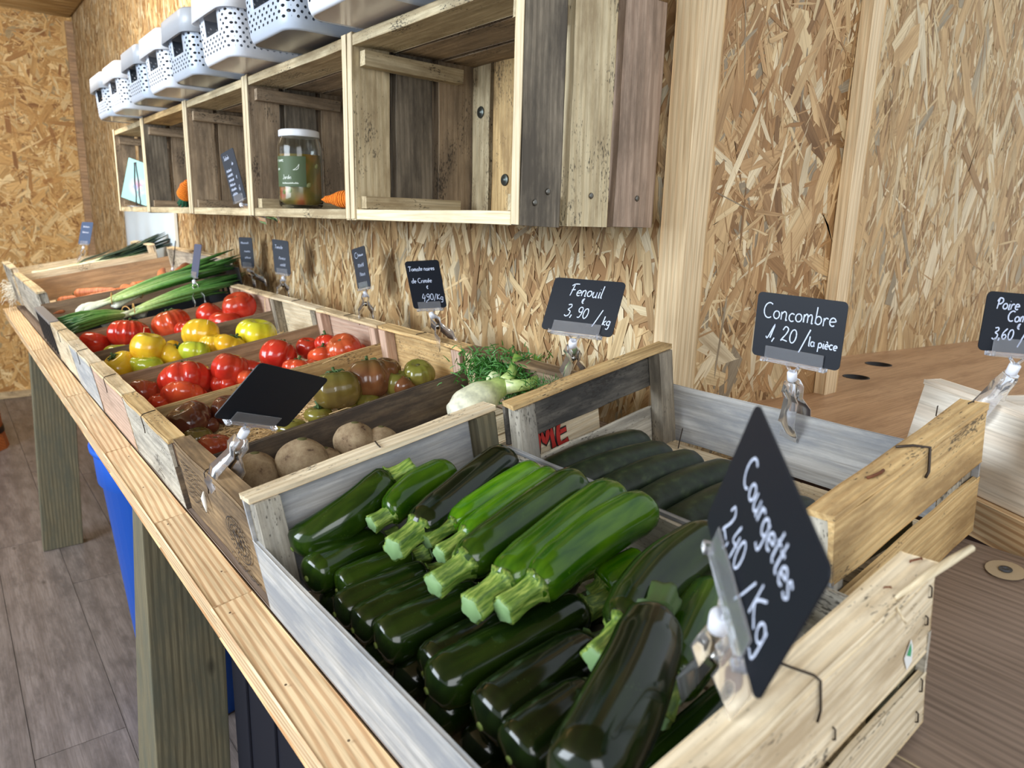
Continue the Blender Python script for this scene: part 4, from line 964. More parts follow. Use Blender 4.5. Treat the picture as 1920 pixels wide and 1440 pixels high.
def tomato(row, group):
    s, y, h, R, fl_, lob, dep, kind, cal, tilt, lab = row
    c = W(s, y, h)
    q = Matrix.Rotation(tilt[1]*1.1, 3, 'X') @ Matrix.Rotation(tilt[0]*1.1, 3, 'Y') @ Matrix.Rotation(random.uniform(0, 6.28), 3, 'Z')
    nm = 'beetroot' if kind == 'beet' else 'tomato'
    t = thing(nm, lab, nm, c, group=group)
    sd = random.uniform(0, 9); nu, nv = 48, 22
    V = []; F = []
    amp = [random.uniform(.35, 1.2) for _ in range(lob+1)]; ph = [random.uniform(-.25, .25) for _ in range(lob+1)]
    ell = random.uniform(-.07, .07)
    for j in range(nv+1):
        phi = math.pi*j/nv
        for i in range(nu):
            th = 2*math.pi*i/nu
            x = (th + .25*math.sin(th*2+sd))*lob/(2*math.pi); k = int(x) % lob
            g_ = abs(math.sin(math.pi*x)); g_ = 1-(1-g_)**2.2
            rib = 1 - dep*1.5*(1-g_)*amp[k]*(math.sin(phi)**.35)*(1.0 if phi < 2.0 else max(.25, 1-(phi-2.0)))
            rad = R*rib*(1+ell*math.cos(2*th+sd))*(1+.04*math.sin(3*th+sd))
            if kind == 'beet': rad *= 1+.03*noise.noise(Vector((th, phi*2, sd)))
            zz = math.cos(phi)*R*fl_
            rr_ = math.sin(phi)**.82*rad
            dip = math.exp(-(rr_/(R*.36))**2)
            if phi < math.pi/2: zz -= dip*R*fl_*(.30 if kind != 'beet' else -.12)
            else: zz += dip*R*fl_*.10
            V.append((rr_*math.cos(th), rr_*math.sin(th), zz))
    for j in range(nv):
        for i in range(nu):
            F.append((j*nu+i, (j+1)*nu+i, (j+1)*nu+(i+1) % nu, j*nu+(i+1) % nu))
    mesh('root' if kind == 'beet' else 'fruit', V, F, tom_mat(kind), t, True, loc=(0, 0, 0), rot=q)
    z0 = R*fl_*.70
    if kind == 'beet':
        V, F = tube_data([(0, 0, -R*fl_*.8), (0, .002, -R*fl_*1.1), (.003, .004, -R*fl_*1.25)], [.007, .003, .001], 7)
        mesh('tap_root', V, F, tom_mat('beet'), t, True, loc=(0, 0, 0), rot=q)
        V, F = lathe([(R*.22, R*fl_*1.0), (R*.18, R*fl_*1.10), (R*.08, R*fl_*1.12)], 12)
        mesh('crown', V, F, CALYXD, t, True, loc=(0, 0, 0), rot=q)
    elif cal:
        V = []; F = []
        for k in range(6):
            a = k*math.pi/3 + random.uniform(-.3, .3); ln = R*random.uniform(.30, .5)
            pts = [Vector((math.cos(a)*ln*u, math.sin(a)*ln*u, z0 + .001 + ln*.45*math.sin(u*2.6))) for u in (0.05, .35, .7, 1.0)]
            tube_data(pts, [.0026, .0030, .0018, .0004], 5, True, V, F)
        mesh('calyx', V, F, CALYX, t, True, loc=(0, 0, 0), rot=q)
        V, F = tube_data([(0, 0, z0-.003), (.001, 0, z0+.006), (.004, .002, z0+.015)], [.0035, .0024, .0030], 7)
        mesh('stem', V, F, CALYX, t, True, loc=(0, 0, 0), rot=q)
    else:
        V, F = lathe([(.0045, z0-.0015), (.004, z0+.0012), (.001, z0+.0016)], 9)
        mesh('stem_scar', V, F, CALYXD, t, True, loc=(0, 0, 0), rot=q)
for i, row in enumerate(TOMATO):
    grp = 'tomatoes in the farther red crate' if row[1] > 1.9 else 'yellow tomatoes' if row[1] > 1.6 else 'tomatoes in the nearer red crate' if row[1] > 1.3 else 'dark tomatoes'
    tomato(row, grp)
for row in BEET: tomato(row, 'beetroots in their crate')

# wood straw under the tomatoes
STRAW = flat('wood_straw', (226, 196, 146), .7)
def straw(label, s0, s1, y0, y1, h0, n, group=None):
    V = []; F = []
    for k in range(n):
        p = Vector((random.uniform(s0, s1), random.uniform(y0, y1), h0+random.uniform(0, .012))); a = random.uniform(0, 6.28); ca = random.uniform(-60, 60)
        pts = []
        for i in range(6):
            pts.append(W(min(max(p.x, s0), s1), min(max(p.y, y0), y1), p.z + random.uniform(-.002, .004)))
            p = p + Vector((math.cos(a), math.sin(a), 0))*random.uniform(.006, .012); a += ca*.01
        tube_data(pts, random.uniform(.0004, .0009), 3, False, V, F)
    o = mesh('wood_straw', V, F, STRAW); o['kind'] = 'stuff'; tag(o, label, 'straw'); return o
straw('bed of pale wood straw under the dark brown and green tomatoes', .185, .63, 1.012, 1.275, HB+.010, 1500)
straw('wisps of wood straw in the yellow tomato crate', .185, .63, 1.62, 1.88, HB+.010, 500)
straw('wisps of wood straw beneath the nearer red tomatoes', .185, .63, 1.315, 1.58, HB+.010, 350)
# long loose straws sticking up
V = []; F = []
for (s, y, h, ds, dh) in [(.50, 1.285, -.372, .10, .008), (.30, 1.86, -.36, .02, .03), (.43, 1.80, -.365, .02, .03), (.60, 1.86, -.36, .01, .035), (.45, 1.02, -.385, -.06, .01)]:
    tube_data([W(s, y, h), W(s+ds*.5, y-.004, h+dh), W(s+ds, y-.002, h+dh*.9)], .0008, 4, True, V, F)
o = mesh('wood_straw', V, F, STRAW); o['kind'] = 'stuff'; tag(o, 'few long loose straws lying over the tomato crate dividers', 'straw')

# ---- carrots
def carrot_mat():
    m, nt, b = new_mat('carrot_skin'); L = nt.links
    tc = N(nt, 'ShaderNodeTexCoord'); mp = N(nt, 'ShaderNodeMapping'); mp.inputs['Scale'].default_value = (160, 20, 20); L.new(tc.outputs['Object'], mp.inputs[0])
    n = N(nt, 'ShaderNodeTexNoise'); n.inputs['Scale'].default_value = 1; n.inputs['Detail'].default_value = 4; L.new(mp.outputs[0], n.inputs['Vector'])
    r = ramp(nt, [(0.3, sp((170, 98, 62))), (0.55, sp((208, 124, 78))), (0.8, sp((222, 154, 112)))]); L.new(n.outputs['Fac'], r.inputs[0]); L.new(r.outputs[0], b.inputs['Base Color'])
    b.inputs['Roughness'].default_value = .5; return m
CAR = carrot_mat()
def carrot(A, B, r, lab):
    mid = (A+B)/2; t = thing('carrot', lab, 'carrot', mid, group='carrots in the tall crate')
    rot = frame(B-A, (0, 0, 1)); L_ = (B-A).length; sd = random.uniform(0, 6)
    tab = [(0, .35), (.03, .75), (.1, 1), (.5, .85), (.85, .5), (.97, .2), (1, .05)]
    V, F = sweep((-L_/2, 0, 0), (L_/2, 0, 0), lambda u: r*interp(tab, u), 20, 14, random.uniform(-.005, .008), Vector((0, 1, 0)), lambda a, u: 1+.03*math.sin(u*40+2*a+sd))
    mesh('root', V, F, CAR, t, True, loc=(0, 0, 0), rot=rot)
    V, F = sweep((-L_/2-.004, 0, 0), (-L_/2+.001, 0, 0), lambda u: r*.34, 2, 9, 0, Vector((0, 1, 0)))
    mesh('crown', V, F, CALYXD, t, True, loc=(0, 0, 0), rot=rot)
for row in CARROT:
    carrot(W(row[0], row[1], row[2]), W(row[3], row[4], row[5]), row[6]*1.15, row[7])
for k in range(20):
    s = .22 + .50*random.random(); y = 2.66+.60*random.random(); a = random.uniform(-.5, .5); l = .075
    s = min(max(s, .27), .66)
    carrot(W(s-l*math.cos(a), y-l*math.sin(a)*.7, -.402+.004*random.random()), W(s+l*math.cos(a), y+l*math.sin(a)*.7, -.402), .014, 'orange carrot in the loose bottom layer of the carrot crate')

# ---- green onions in bunches, leaves running to the wall side
def leafmat(name, stops, axis='X', sc=1.0):
    m, nt, b = new_mat(name); L = nt.links
    at = N(nt, 'ShaderNodeAttribute', attribute_name='Along'); r = ramp(nt, [(p, sp(c)) for p, c in stops]); L.new(at.outputs['Fac'], r.inputs[0])
    tc = N(nt, 'ShaderNodeTexCoord'); n = N(nt, 'ShaderNodeTexNoise'); n.inputs['Scale'].default_value = 120; L.new(tc.outputs['Object'], n.inputs['Vector'])
    rn = ramp(nt, [(0.3, (.7, .72, .7, 1)), (0.65, (1.1, 1.1, 1.05, 1))]); L.new(n.outputs['Fac'], rn.inputs[0])
    L.new(mixc(nt, .8, r.outputs[0], rn.outputs[0], 'MULTIPLY'), b.inputs['Base Color']); b.inputs['Roughness'].default_value = .38
    return m
ONION = leafmat('green_onion', [(0, (232, 232, 218)), (.16, (222, 226, 196)), (.30, (170, 194, 118)), (.55, (96, 146, 66)), (1, (44, 92, 44))])
LEEK = leafmat('leek', [(0, (230, 234, 214)), (.3, (206, 220, 172)), (.45, (130, 164, 110)), (.6, (72, 100, 84)), (1, (46, 66, 66))])
def along_mesh(name, strands, mat, parent, n=7):
    V = []; F = []; al = []
    for pts, rad, us in strands:
        b0 = len(V); tube_data(pts, rad, n, True, V, F)
        for i in range(len(pts)): al += [us[i]]*n
    o = mesh(name, V, F, mat, parent, True)
    a = o.data.attributes.new('Along', 'FLOAT', 'POINT'); a.data.foreach_set('value', al)
    return o
TW = flat('rubber_band', (196, 150, 90), .7)
def bunch(label, P0, P1, count, rb, spread0, spread1, rise, Lf=1.0):
    P0 = Vector(P0); P1 = Vector(P1); mid = (P0+P1)/2
    t = thing('green_onion_bunch', label, 'onions', mid, group='bunches of green onions')
    ax = (P1-P0); side = Vector((ax.y, -ax.x, 0)).normalized(); up = Vector((0, 0, 1))
    for k in range(count):
        a0 = random.uniform(-1, 1); b0 = random.uniform(0, 1)
        a1 = a0*.7+random.uniform(-.4, .4); b1 = random.uniform(0, 1); ln = Lf*random.uniform(.85, 1.08); st = random.uniform(-.03, .03)
        strands = []
        def pt(u, da=0, db=0):
            w_ = min(1, abs(u-.22)/.5)**.8
            sp0 = spread0*(.5 if u < .3 else 1)
            sa = (a0*sp0*(1-u)+a1*spread1*u)*(.45+.55*w_) + da
            return P0 - mid + ax*(u*ln+st) + side*sa + up*((b0*.02*(1-u)+b1*rise*u)*(.5+.5*w_) + .012*math.sin(u*3) + db)
        us = [0, .012, .03, .055, .09, .16, .25]
        rr_ = [.15, .75, 1.0, .9, .6, .48, .45]
        strands.append(([pt(u) for u in us], [rb*x for x in rr_], us))
        o = along_mesh('onion', strands, ONION, t)
        lv = []
        for q in range(2):
            da = random.uniform(-.02, .02); dr = random.uniform(-.015, .015)
            us2 = [.22, .3, .42, .56, .7, .85, 1.0]
            lv.append(([pt(u, da*(u-.2), dr*(u-.2)) for u in us2], [rb*.45, rb*.6, rb*.75, rb*.8, rb*.75, rb*.5, rb*.1], us2))
        lf = along_mesh('leaf', lv, ONION, o)
        # hair roots
    V, F = [], []
    p = P0-mid+ax*.22
    ringp = [p + side*math.cos(a)*spread0*.62 + up*(.018+.018*math.sin(a)) for a in [2*math.pi*i/16 for i in range(17)]]
    tube_data(ringp, .0016, 5, False, V, F)
    mesh('rubber_band', V, F, TW, t, True)
bunch('fuller bunch of green onions with white bulbs, lying across the carrots', W(.250, 2.44, -.352), W(.650, 2.36, -.312), 20, .0105, .050, .085, .040)
bunch('front bunch of green onions tied with a tan band beside the red tomatoes', W(.285, 2.300, -.376), W(.655, 2.275, -.345), 18, .0092, .032, .050, .030)
bunch('small bunch of green onions pointing back to the front rim', W(.40, 2.33, -.380), W(.176, 2.29, -.366), 26, .0088, .055, .085, .022)
bunch('loose bunch of green onion tops at the wall side of the black crate', W(.34, 2.42, -.350), W(.700, 2.42, -.305), 16, .0090, .045, .070, .040)

# ---- leeks
for i, row in enumerate(LEEK_ROWS):
    A = W(row[0], row[1], row[2]); B = W(row[3], row[4], row[5]); mid = (A+B)/2
    labs = ['leek nearest the carrot crate divider', 'second leek from the carrot crate divider', 'third leek, pale shaft against the fourth', 'fourth leek, raised dark leaves', 'fifth leek, highest dark leaf tips', 'leek lying closest to the far edge of its crate']
    t = thing('leek', labs[i], 'leek', mid, group='leeks in the far crate')
    ax = B-A; side = Vector((ax.y, -ax.x, 0)).normalized()
    us = [0, .01, .04, .1, .25, .42]; r0 = .017
    along_mesh('shaft', [([A-mid+ax*u for u in us], [r0*.6, r0*1.05, r0*1.1, r0, r0*.95, r0], us)], LEEK, t, 12)
    for k in range(7):
        a = random.uniform(-1, 1); b = random.uniform(.2, 1.2); us = [.3, .42, .55, .7, .85, 1.0]; lv = []
        pts = [A-mid+ax*(.30+(u-.30)*random.uniform(.95, 1.15)) + side*a*.06*((u-.3)/.7)**1.3 + Vector((0, 0, 1))*b*.045*((u-.3)/.7) for u in us]
        V = []; F = []; al = []
        for q, p in enumerate(pts):
            wv = [.013, .018, .021, .020, .014, .002][q]
            V += [p-side*wv, p+Vector((0, 0, -.005 if q < 5 else 0)), p+side*wv]; al += [us[q]]*3
        for q in range(5):
            F += [(q*3, q*3+1, q*3+4, q*3+3), (q*3+1, q*3+2, q*3+5, q*3+4)]
        o = mesh('leaf', V, F, LEEK, t, True); at_ = o.data.attributes.new('Along', 'FLOAT', 'POINT'); at_.data.foreach_set('value', al)
        o.modifiers.new('t', 'SOLIDIFY').thickness = .0012
# tall dark curling leaf tip
pts = [W(.52, 3.60, -.27), W(.545, 3.60, -.235), W(.56, 3.61, -.21), W(.555, 3.61, -.185), W(.575, 3.60, -.155)]

# ---- fennel
fc = W(.572, .862, -.372)
fn = thing('fennel', 'white fennel bulb with green stalks and feathery fronds behind the beetroots', 'fennel', fc)
FW = leafmat('fennel_bulb', [(0, (226, 224, 208)), (.5, (220, 224, 192)), (.75, (184, 204, 128)), (1, (128, 166, 74))])
nu, nv = 40, 20; V = []; F = []; al = []
fax = Vector((.92, -.05, .38)).normalized(); fr = frame(fax, (0, 0, 1))
for j in range(nv+1):
    u = j/nv; r = interp([(0, .010), (.06, .020), (.25, .029), (.5, .028), (.78, .018), (1, .012)], u)
    for i in range(nu):
        a = 2*math.pi*i/nu; rib = 1+.05*abs(math.cos(2*a+u*1.5))**3
        V.append(((u-.5)*.112, r*1.12*math.cos(a)*rib, r*.86*math.sin(a)*rib)); al.append(u)
for j in range(nv):
    for i in range(nu): F.append((j*nu+i, j*nu+(i+1) % nu, (j+1)*nu+(i+1) % nu, (j+1)*nu+i))
F.append(tuple(reversed(range(nu)))); F.append(tuple(nv*nu+i for i in range(nu)))
o = mesh('bulb', V, F, FW, fn, True, loc=(0, 0, 0), rot=fr); a_ = o.data.attributes.new('Along', 'FLOAT', 'POINT'); a_.data.foreach_set('value', al)
top = fax*.040
stk = [[(0, 0, 0), (.016, -.004, .016), (.030, -.004, .046)], [(0, .012, -.004), (.03, .012, .008), (.062, -.004, .022), (.070, -.006, .040)], [(0, -.012, 0), (.030, -.030, .004), (.055, -.040, .018)], [(0, .02, .004), (.03, .045, .014), (.045, .06, .02)]]
for s_ in stk:
    pts = [top+Vector(p) for p in s_]
    along_mesh('stalk', [(pts, [.012, .0085, .0070, .0066][:len(pts)], [.6, .85, 1, 1][:len(pts)])], FW, fn, 10)
V = []; F = []
for k in range(1900):
    c0 = random.choice([Vector((.055, .02, .030)), Vector((.066, .0, .038)), Vector((.075, -.015, .012)), Vector((.04, .055, .028)), Vector((.08, .01, -.008))])
    p = top + c0 + Vector((-.028, .01, -.014)) + Vector((random.gauss(0, .017), random.gauss(0, .022), random.gauss(0, .013)))
    d = Vector((random.gauss(0, 1), random.gauss(0, 1), random.gauss(.3, .8))).normalized()*random.uniform(.008, .018)
    tube_data([p, p+d*.5+Vector((0, 0, .001)), p+d], [.0011, .0009, .0004], 3, False, V, F)
o = mesh('fronds', V, F, flat('fennel_frond', (58, 118, 40), .5), fn); o['kind'] = 'stuff'
V = []; F = []
for k in range(160):
    p = W(.600, .735, -.335) - fc + Vector((random.gauss(0, .012), random.gauss(0, .012), random.gauss(0, .005)))
    d = Vector((random.gauss(0, 1), random.gauss(0, 1), random.gauss(.3, .6))).normalized()*random.uniform(.006, .014)
    tube_data([p, p+d], [.0006, .0003], 3, False, V, F)
o = mesh('fronds', V, F, flat('fennel_frond', (58, 110, 44), .5), fn); o['kind'] = 'stuff'

# ================================================================ the wall shelf: five open boxes knocked together from pallet boards
YB = [0.700, 1.163, 1.663, 2.147, 2.653, 3.127]     # box ends along the wall
XF, XB = 0.565, 0.819
ZB, ZT = OZ-0.006, OZ+0.287
shelf_labels = ['empty nearest wall box with grey and blond pallet boards on its end', 'wall box holding the glass jar and a crocheted orange vegetable', 'wall box with the slate sign hanging at its corner, dark boards inside', 'wall box with the orange and green crocheted piece inside', 'last wall box holding the teal card and bottle shaped holder']
end_m = [['palletgrey', 'palletlight', 'palletpink'], ['palletlight', 'palletgrey', 'pallet'], ['pallet', 'palletgrey', 'pallet'], ['pallet', 'pallet', 'palletgrey'], ['palletgrey', 'pallet', 'pallet'], ['pallet', 'pallet', 'pallet']]
SCREW = flat('screw_head', (120, 118, 112), .4, .9); WASHER = flat('grey_washer', (96, 102, 98), .4, .8)
shelf_things = []
def shelf_box(i):
    y0, y1 = YB[i], YB[i+1]; t = thing('shelf_box', shelf_labels[i], 'shelf', (XF, (y0+y1)/2, ZB), group='row of pallet wood boxes on the wall')
    o = Vector((XF, (y0+y1)/2, ZB)); d = XB-XF; hy = (y1-y0)/2-.0012; H = ZT-ZB; th = .017
    dy = random.uniform(-.002, .002)
    # end panels: three upright boards each
    for e, mats in ((-1, end_m[i]), (1, end_m[i+1][::1])):
        x = 0
        for k in range(3):
            w = [.067, .073, .080][k]
            x0 = x; x += w + .0125
            top = H + random.uniform(-.001, .004)
            board('end_board', (x0+w/2, e*(hy-th/2), random.uniform(-.002, .001)), (x0+w/2, e*(hy-th/2), top), (0, 1, 0), w, th, WD[mats[k]], t, seg=5, rough=.0012)
            if e < 0 and i == 0:
                for (sx_, sz_) in ((x0+w*.35, .028), (x0+w*.66, .042)) if k == 0 else (((x0+w*.55, .040),) ):
                    V, F = lathe([(.0004, .0012), (.0035, .0012), (.0042, .0002), (.0004, .0002)], 10)
                    mesh('screw', V, F, SCREW, t, True, loc=(sx_, -hy-.0002, sz_), rot=frame((1, 0, 0), (0, -1, 0)))
        board('sawn_edge', (-.0012, e*(hy-th/2), .001), (-.0012, e*(hy-th/2), H+.001), (1, 0, 0), th-.001, .0022, WD['fresh'], t, seg=4, rough=.0006)
        # battens inside, top and bottom
        z_t = H-.040-.012*(e > 0)
        board('batten', (.012, e*(hy-th-.011), H-.038), (d-.05, e*(hy-th-.011), H-.042), (0, 0, 1), .021, .024, WD['palletlight'] if i == 0 else WD['pallet'], t, seg=2, rough=.0008)
        board('batten', (.010, e*(hy-th-.011), th+.011), (d-.055, e*(hy-th-.011), th+.011), (0, 0, 1), .021, .021, WD['palletlight'] if i in (0, 1) else WD['pallet'], t, seg=2, rough=.0008)
    # three boards along the top, three along the bottom
    for k in range(3):
        w = [.078, .076, .072][k]; x0 = [0, .086, .172][k]
        board('top_board', (x0+w/2, -hy+th, H-th/2-.002), (x0+w/2, hy-th, H-th/2-.002+random.uniform(-.001, .001)), (0, 0, 1), w, th, WD['pallet'] if k else WD['palletlight'] if i != 3 else WD['yellow'], t, seg=5, rough=.001)
        board('bottom_board', (x0+w/2, -hy+th, th/2), (x0+w/2, hy-th, th/2), (0, 0, 1), w, th, WD['fresh'] if k == 0 and i == 0 else WD['palletlight'] if k == 0 else WD['pallet'], t, seg=5, rough=.001)
    # upright boards across the back, with gaps showing the wall
    wds = [.075, .082, .078, .07, .08]; y = -hy+th+.004; k = 0
    bm_ = ['palletgrey', 'pallet', 'palletlight', 'palletgrey', 'pallet'] if i else ['palletlight', 'yellow', 'palletgrey', 'pallet', 'palletgrey']
    if i == 0: bm_ = ['palletgrey', 'pallet', 'yellow', 'palletlight', 'palletgrey']
    y = hy-th-.002
    if i == 0: wds = [.052, .080, .075, .08, .08]; bm_ = ['palletlight', 'yellow', 'palletgrey', 'pallet', 'pallet']
    while y-wds[k % 5] > -hy+th-.01 and k < 5:
        w = wds[k % 5]
        board('back_board', (d-.009, y-w/2, th), (d-.009, y-w/2, H-th-.002), (1, 0, 0), w, .015, WD[bm_[k % 5]], t, seg=4, rough=.0012)
        if i == 0 and k in (0, 1):
            V, F = lathe([(.0005, .003), (.003, .0032), (.0035, .0018), (.0095, .0016), (.0105, .0004), (.0005, .0004)], 18)
            mesh('washer', V, F, WASHER, t, True, loc=(d-.0168, y-w/2, .195 if k == 0 else .075), rot=frame((0, 1, 0), (-1, 0, 0)))
        y -= w + random.choice([.010, .014, .018]); k += 1
    shelf_things.append(t); return t
for i in range(5): shelf_box(i)

# ---- plastic storage baskets with lids along the top
def plastic(name, col, dots=False, rough=.35):
    m, nt, b = new_mat(name); L = nt.links
    b.inputs['Base Color'].default_value = sp(col); b.inputs['Roughness'].default_value = rough
    if dots:
        uv = N(nt, 'ShaderNodeUVMap', uv_map='UVMap'); sx_ = N(nt, 'ShaderNodeSeparateXYZ'); L.new(uv.outputs[0], sx_.inputs[0])
        def M_(op, a, b_=None, c=None):
            n = N(nt, 'ShaderNodeMath', operation=op)
            for i, v in enumerate((a, b_, c)):
                if v is None: continue
                if isinstance(v, (int, float)): n.inputs[i].default_value = v
                else: L.new(v, n.inputs[i])
            return n.outputs[0]
        P = .0125
        row = M_('FLOOR', M_('DIVIDE', sx_.outputs['Y'], P*.62))
        sh = M_('MULTIPLY', M_('MODULO', row, 2.0), .5)
        uu = M_('SUBTRACT', M_('FRACT', M_('ADD', M_('DIVIDE', sx_.outputs['X'], P), sh)), .5)
        vv = M_('MULTIPLY', M_('SUBTRACT', M_('FRACT', M_('DIVIDE', sx_.outputs['Y'], P*.62)), .5), .62)
        d2 = M_('ADD', M_('MULTIPLY', uu, uu), M_('MULTIPLY', vv, vv))
        hole = M_('LESS_THAN', d2, .038)
        zone = M_('MULTIPLY', M_('GREATER_THAN', sx_.outputs['Y'], .014), M_('LESS_THAN', sx_.outputs['Y'], .085))
        al = M_('SUBTRACT', 1.0, M_('MULTIPLY', hole, zone))
        L.new(al, b.inputs['Alpha'])
    return m
PW = plastic('white_perforated_plastic', (222, 229, 240), True); PG = plastic('grey_perforated_plastic', (182, 194, 210), True)
PWL = plastic('white_lid_plastic', (232, 234, 238)); PGL = plastic('grey_lid_plastic', (172, 178, 186)); PBW = plastic('white_base_shelf_tint', (214, 206, 204), rough=.2); PBG = plastic('grey_base_shelf_tint', (120, 118, 120), rough=.2)  # underside colours hold the tone of the shelf reflected in them
def rrect(hx, hy, r, n=6):
    P = []
    for cx_, cy2, a0 in ((hx-r, hy-r, 0), (-hx+r, hy-r, 90), (-hx+r, -hy+r, 180), (hx-r, -hy+r, 270)):
        for k in range(n+1):
            a = math.radians(a0+90*k/n); P.append((cx_+r*math.cos(a), cy2+r*math.sin(a)))
    return P
def basket(yc, grey, lab):
    k_ = 1.136
    hx, hyb, hyt, H = .165, .098, .106, .096
    x_c = .474 + hx; z0 = ZT+.0045
    t = thing('storage_basket', lab, 'basket', (x_c, yc, z0), group='lidded baskets on top of the wall boxes')
    # perimeter as a fine strip so the grip opening can be left out of the front wall
    def per(hx_, hy_, r):
        P = rrect(hx_, hy_, r, 5); Q = []
        for i in range(len(P)):
            a = Vector(P[i]); b = Vector(P[(i+1) % len(P)]); n = max(1, int((b-a).length/.012))
            for q in range(n): Q.append(a+(b-a)*q/n)
        return Q
    Pb = per(hx-.006, hyb-.004, .030)
    zs = [0, .004, .012, .024, .036, .046, .050, .063, .076, .088, .096]
    V = []; F = []; uvs = []
    n = len(Pb); dist = [0]
    for i in range(n): dist.append(dist[-1] + (Pb[(i+1) % n]-Pb[i]).length)
    for z in zs:
        f = (z/H); ins = .006*(1-min(1, z/.008))
        for p in Pb:
            s1 = 1+.045*f; q = Vector((p.x*s1, p.y*(1+.07*f)))
            q -= q.normalized()*ins
            V.append((q.x, q.y, z))
    for j in range(len(zs)-1):
        zm = (zs[j]+zs[j+1])/2
        for i in range(n):
            p = (Pb[i]+Pb[(i+1) % n])/2
            if p.x < -hx+.02 and abs(p.y) < .037 and .050 < zm < .088: continue
            if p.x > hx-.02 and abs(p.y) < .031 and .054 < zm < .084: continue
            F.append((j*n+i, j*n+(i+1) % n, (j+1)*n+(i+1) % n, (j+1)*n+i)); q_ = .62 if abs(p.x) > hx-.02 else 1; uvs.append((dist[i]*q_, dist[i+1]*q_, zs[j], zs[j+1], abs(p.y) < .045 and abs(p.x) > hx-.02 and zm > .046))
    o = mesh('body', V, F, PG if grey else PW, t, True)
    uvl = o.data.uv_layers.new(name='UVMap'); buf = []
    for a, b, c, d, nohole in uvs:
        if nohole: c = d = .2
        buf += [a, c, b, c, b, d, a, d]
    uvl.data.foreach_set('uv', buf)
    md = o.modifiers.new('wall', 'SOLIDIFY'); md.thickness = .0018; md.offset = -1
    P = [(p.x*.965, p.y*.94, .0012) for p in Pb]
    V = P + [(a, b, c+.002) for a, b, c in P]; F = [tuple(range(n))[::-1], tuple(range(n, 2*n))] + [(i, (i+1) % n, n+(i+1) % n, n+i) for i in range(n)]
    mesh('base', V, F, PBG if grey else PBW, t)
    # lid with deep skirt
    L0 = per(hx*1.045+.004, hyb*1.07+.0035, .034); m_ = len(L0)
    V = [(p.x*1.01, p.y*1.01, H-.014) for p in L0] + [(p.x, p.y, H+.030) for p in L0] + [(p.x*.975, p.y*.965, H+.035) for p in L0] + [(p.x*.90, p.y*.88, H+.034) for p in L0]
    F = []
    for j in range(3): F += [(j*m_+i, j*m_+(i+1) % m_, (j+1)*m_+(i+1) % m_, (j+1)*m_+i) for i in range(m_)]
    F.append(tuple(range(3*m_, 4*m_)))
    o = mesh('lid', V, F, PGL if grey else PWL, t)
    md = o.modifiers.new('wall', 'SOLIDIFY'); md.thickness = .002; md.offset = -1
    o.data.polygons.foreach_set('use_smooth', [True]*(3*m_)+[False])
    return t
blabs = ['last basket of the row beside the far wall, greyish lid', 'white basket next to the last one by the far wall', 'grey-lidded basket third from the far wall', 'white basket fourth from the far wall', 'grey-lidded basket fifth from the far wall', 'white basket between the two nearer grey ones', 'pale grey basket second from the near end, dark underside', 'white basket at the near end of the row, pinkish reflection painted underneath']
for i, (yf, g) in enumerate(zip([2.901, 2.67, 2.391, 2.163, 1.932, 1.682, 1.404, 1.149], [1, 0, 1, 0, 1, 0, 1, 0])):
    basket(yf-.106, g, blabs[i])
basket(.812, 1, 'grey basket past the near end, mostly above the picture')

# ================================================================ glass jar with pickles
def glassm(name, col=(1, 1, 1, 1), rough=.02, ior=1.45):
    m, nt, b = new_mat(name); b.inputs['Base Color'].default_value = col; b.inputs['Roughness'].default_value = rough
    b.inputs['Transmission Weight'].default_value = 1.0; b.inputs['IOR'].default_value = ior
    return m
GLASS = glassm('jar_glass', (.93, .96, .94, 1), .01, 1.3)
jar = thing('glass_jar', 'glass jar of pickled vegetables with white lid and green handwritten label', 'jar', (.636, 1.55, ZB+.0175), group=None)
R_ = .047; JH = .160
prof = [(.001, .002), (R_*.86, .001), (R_*.98, .008), (R_, .02), (R_, JH*.78), (R_*.95, JH*.86), (R_*.84, JH*.92), (R_*.82, JH), (R_*.78, JH), (R_*.80, JH*.92), (R_*.90, JH*.85), (R_*.95, JH*.77), (R_*.95, .02), (R_*.90, .008), (.001, .006)]
V, F = lathe(prof, 36); mesh('glass', V, F[:-2], GLASS, jar, True)
def brine_mat():
    m, nt, b = new_mat('pickle_brine'); L = nt.links
    tc = N(nt, 'ShaderNodeTexCoord'); v = N(nt, 'ShaderNodeTexVoronoi'); v.inputs['Scale'].default_value = 34; v.feature = 'SMOOTH_F1'; L.new(tc.outputs['Object'], v.inputs['Vector'])
    r = ramp(nt, [(0.1, sp((84, 78, 40))), (0.35, sp((128, 112, 48))), (0.55, sp((164, 120, 60))), (0.8, sp((168, 76, 40))), (1, sp((196, 190, 130)))]); L.new(v.outputs['Color'], r.inputs[0])
    L.new(r.outputs[0], b.inputs['Base Color']); b.inputs['Roughness'].default_value = .25; return m
V, F = lathe([(.001, .0075), (R_*.88, .0085), (R_*.935, .02), (R_*.935, JH*.70), (.001, JH*.70)], 32); mesh('brine', V, F, brine_mat(), jar, True)
for k in range(10):
    a = random.uniform(0, 6.28); z = random.uniform(.015, .075); rr_ = R_*.84
    V, F = tube_data([(rr_*math.cos(a)*.9, rr_*math.sin(a)*.9, z), (rr_*math.cos(a+.3), rr_*math.sin(a+.3), z+.015), (rr_*math.cos(a+.5)*.95, rr_*math.sin(a+.5)*.95, z+.03)], [.004, .0065, .004], 8)
    mesh('vegetable_piece', V, F, flat('pickled_piece_%d' % (k % 3), [(196, 96, 50), (176, 178, 116), (128, 140, 60)][k % 3], .3), jar, True)
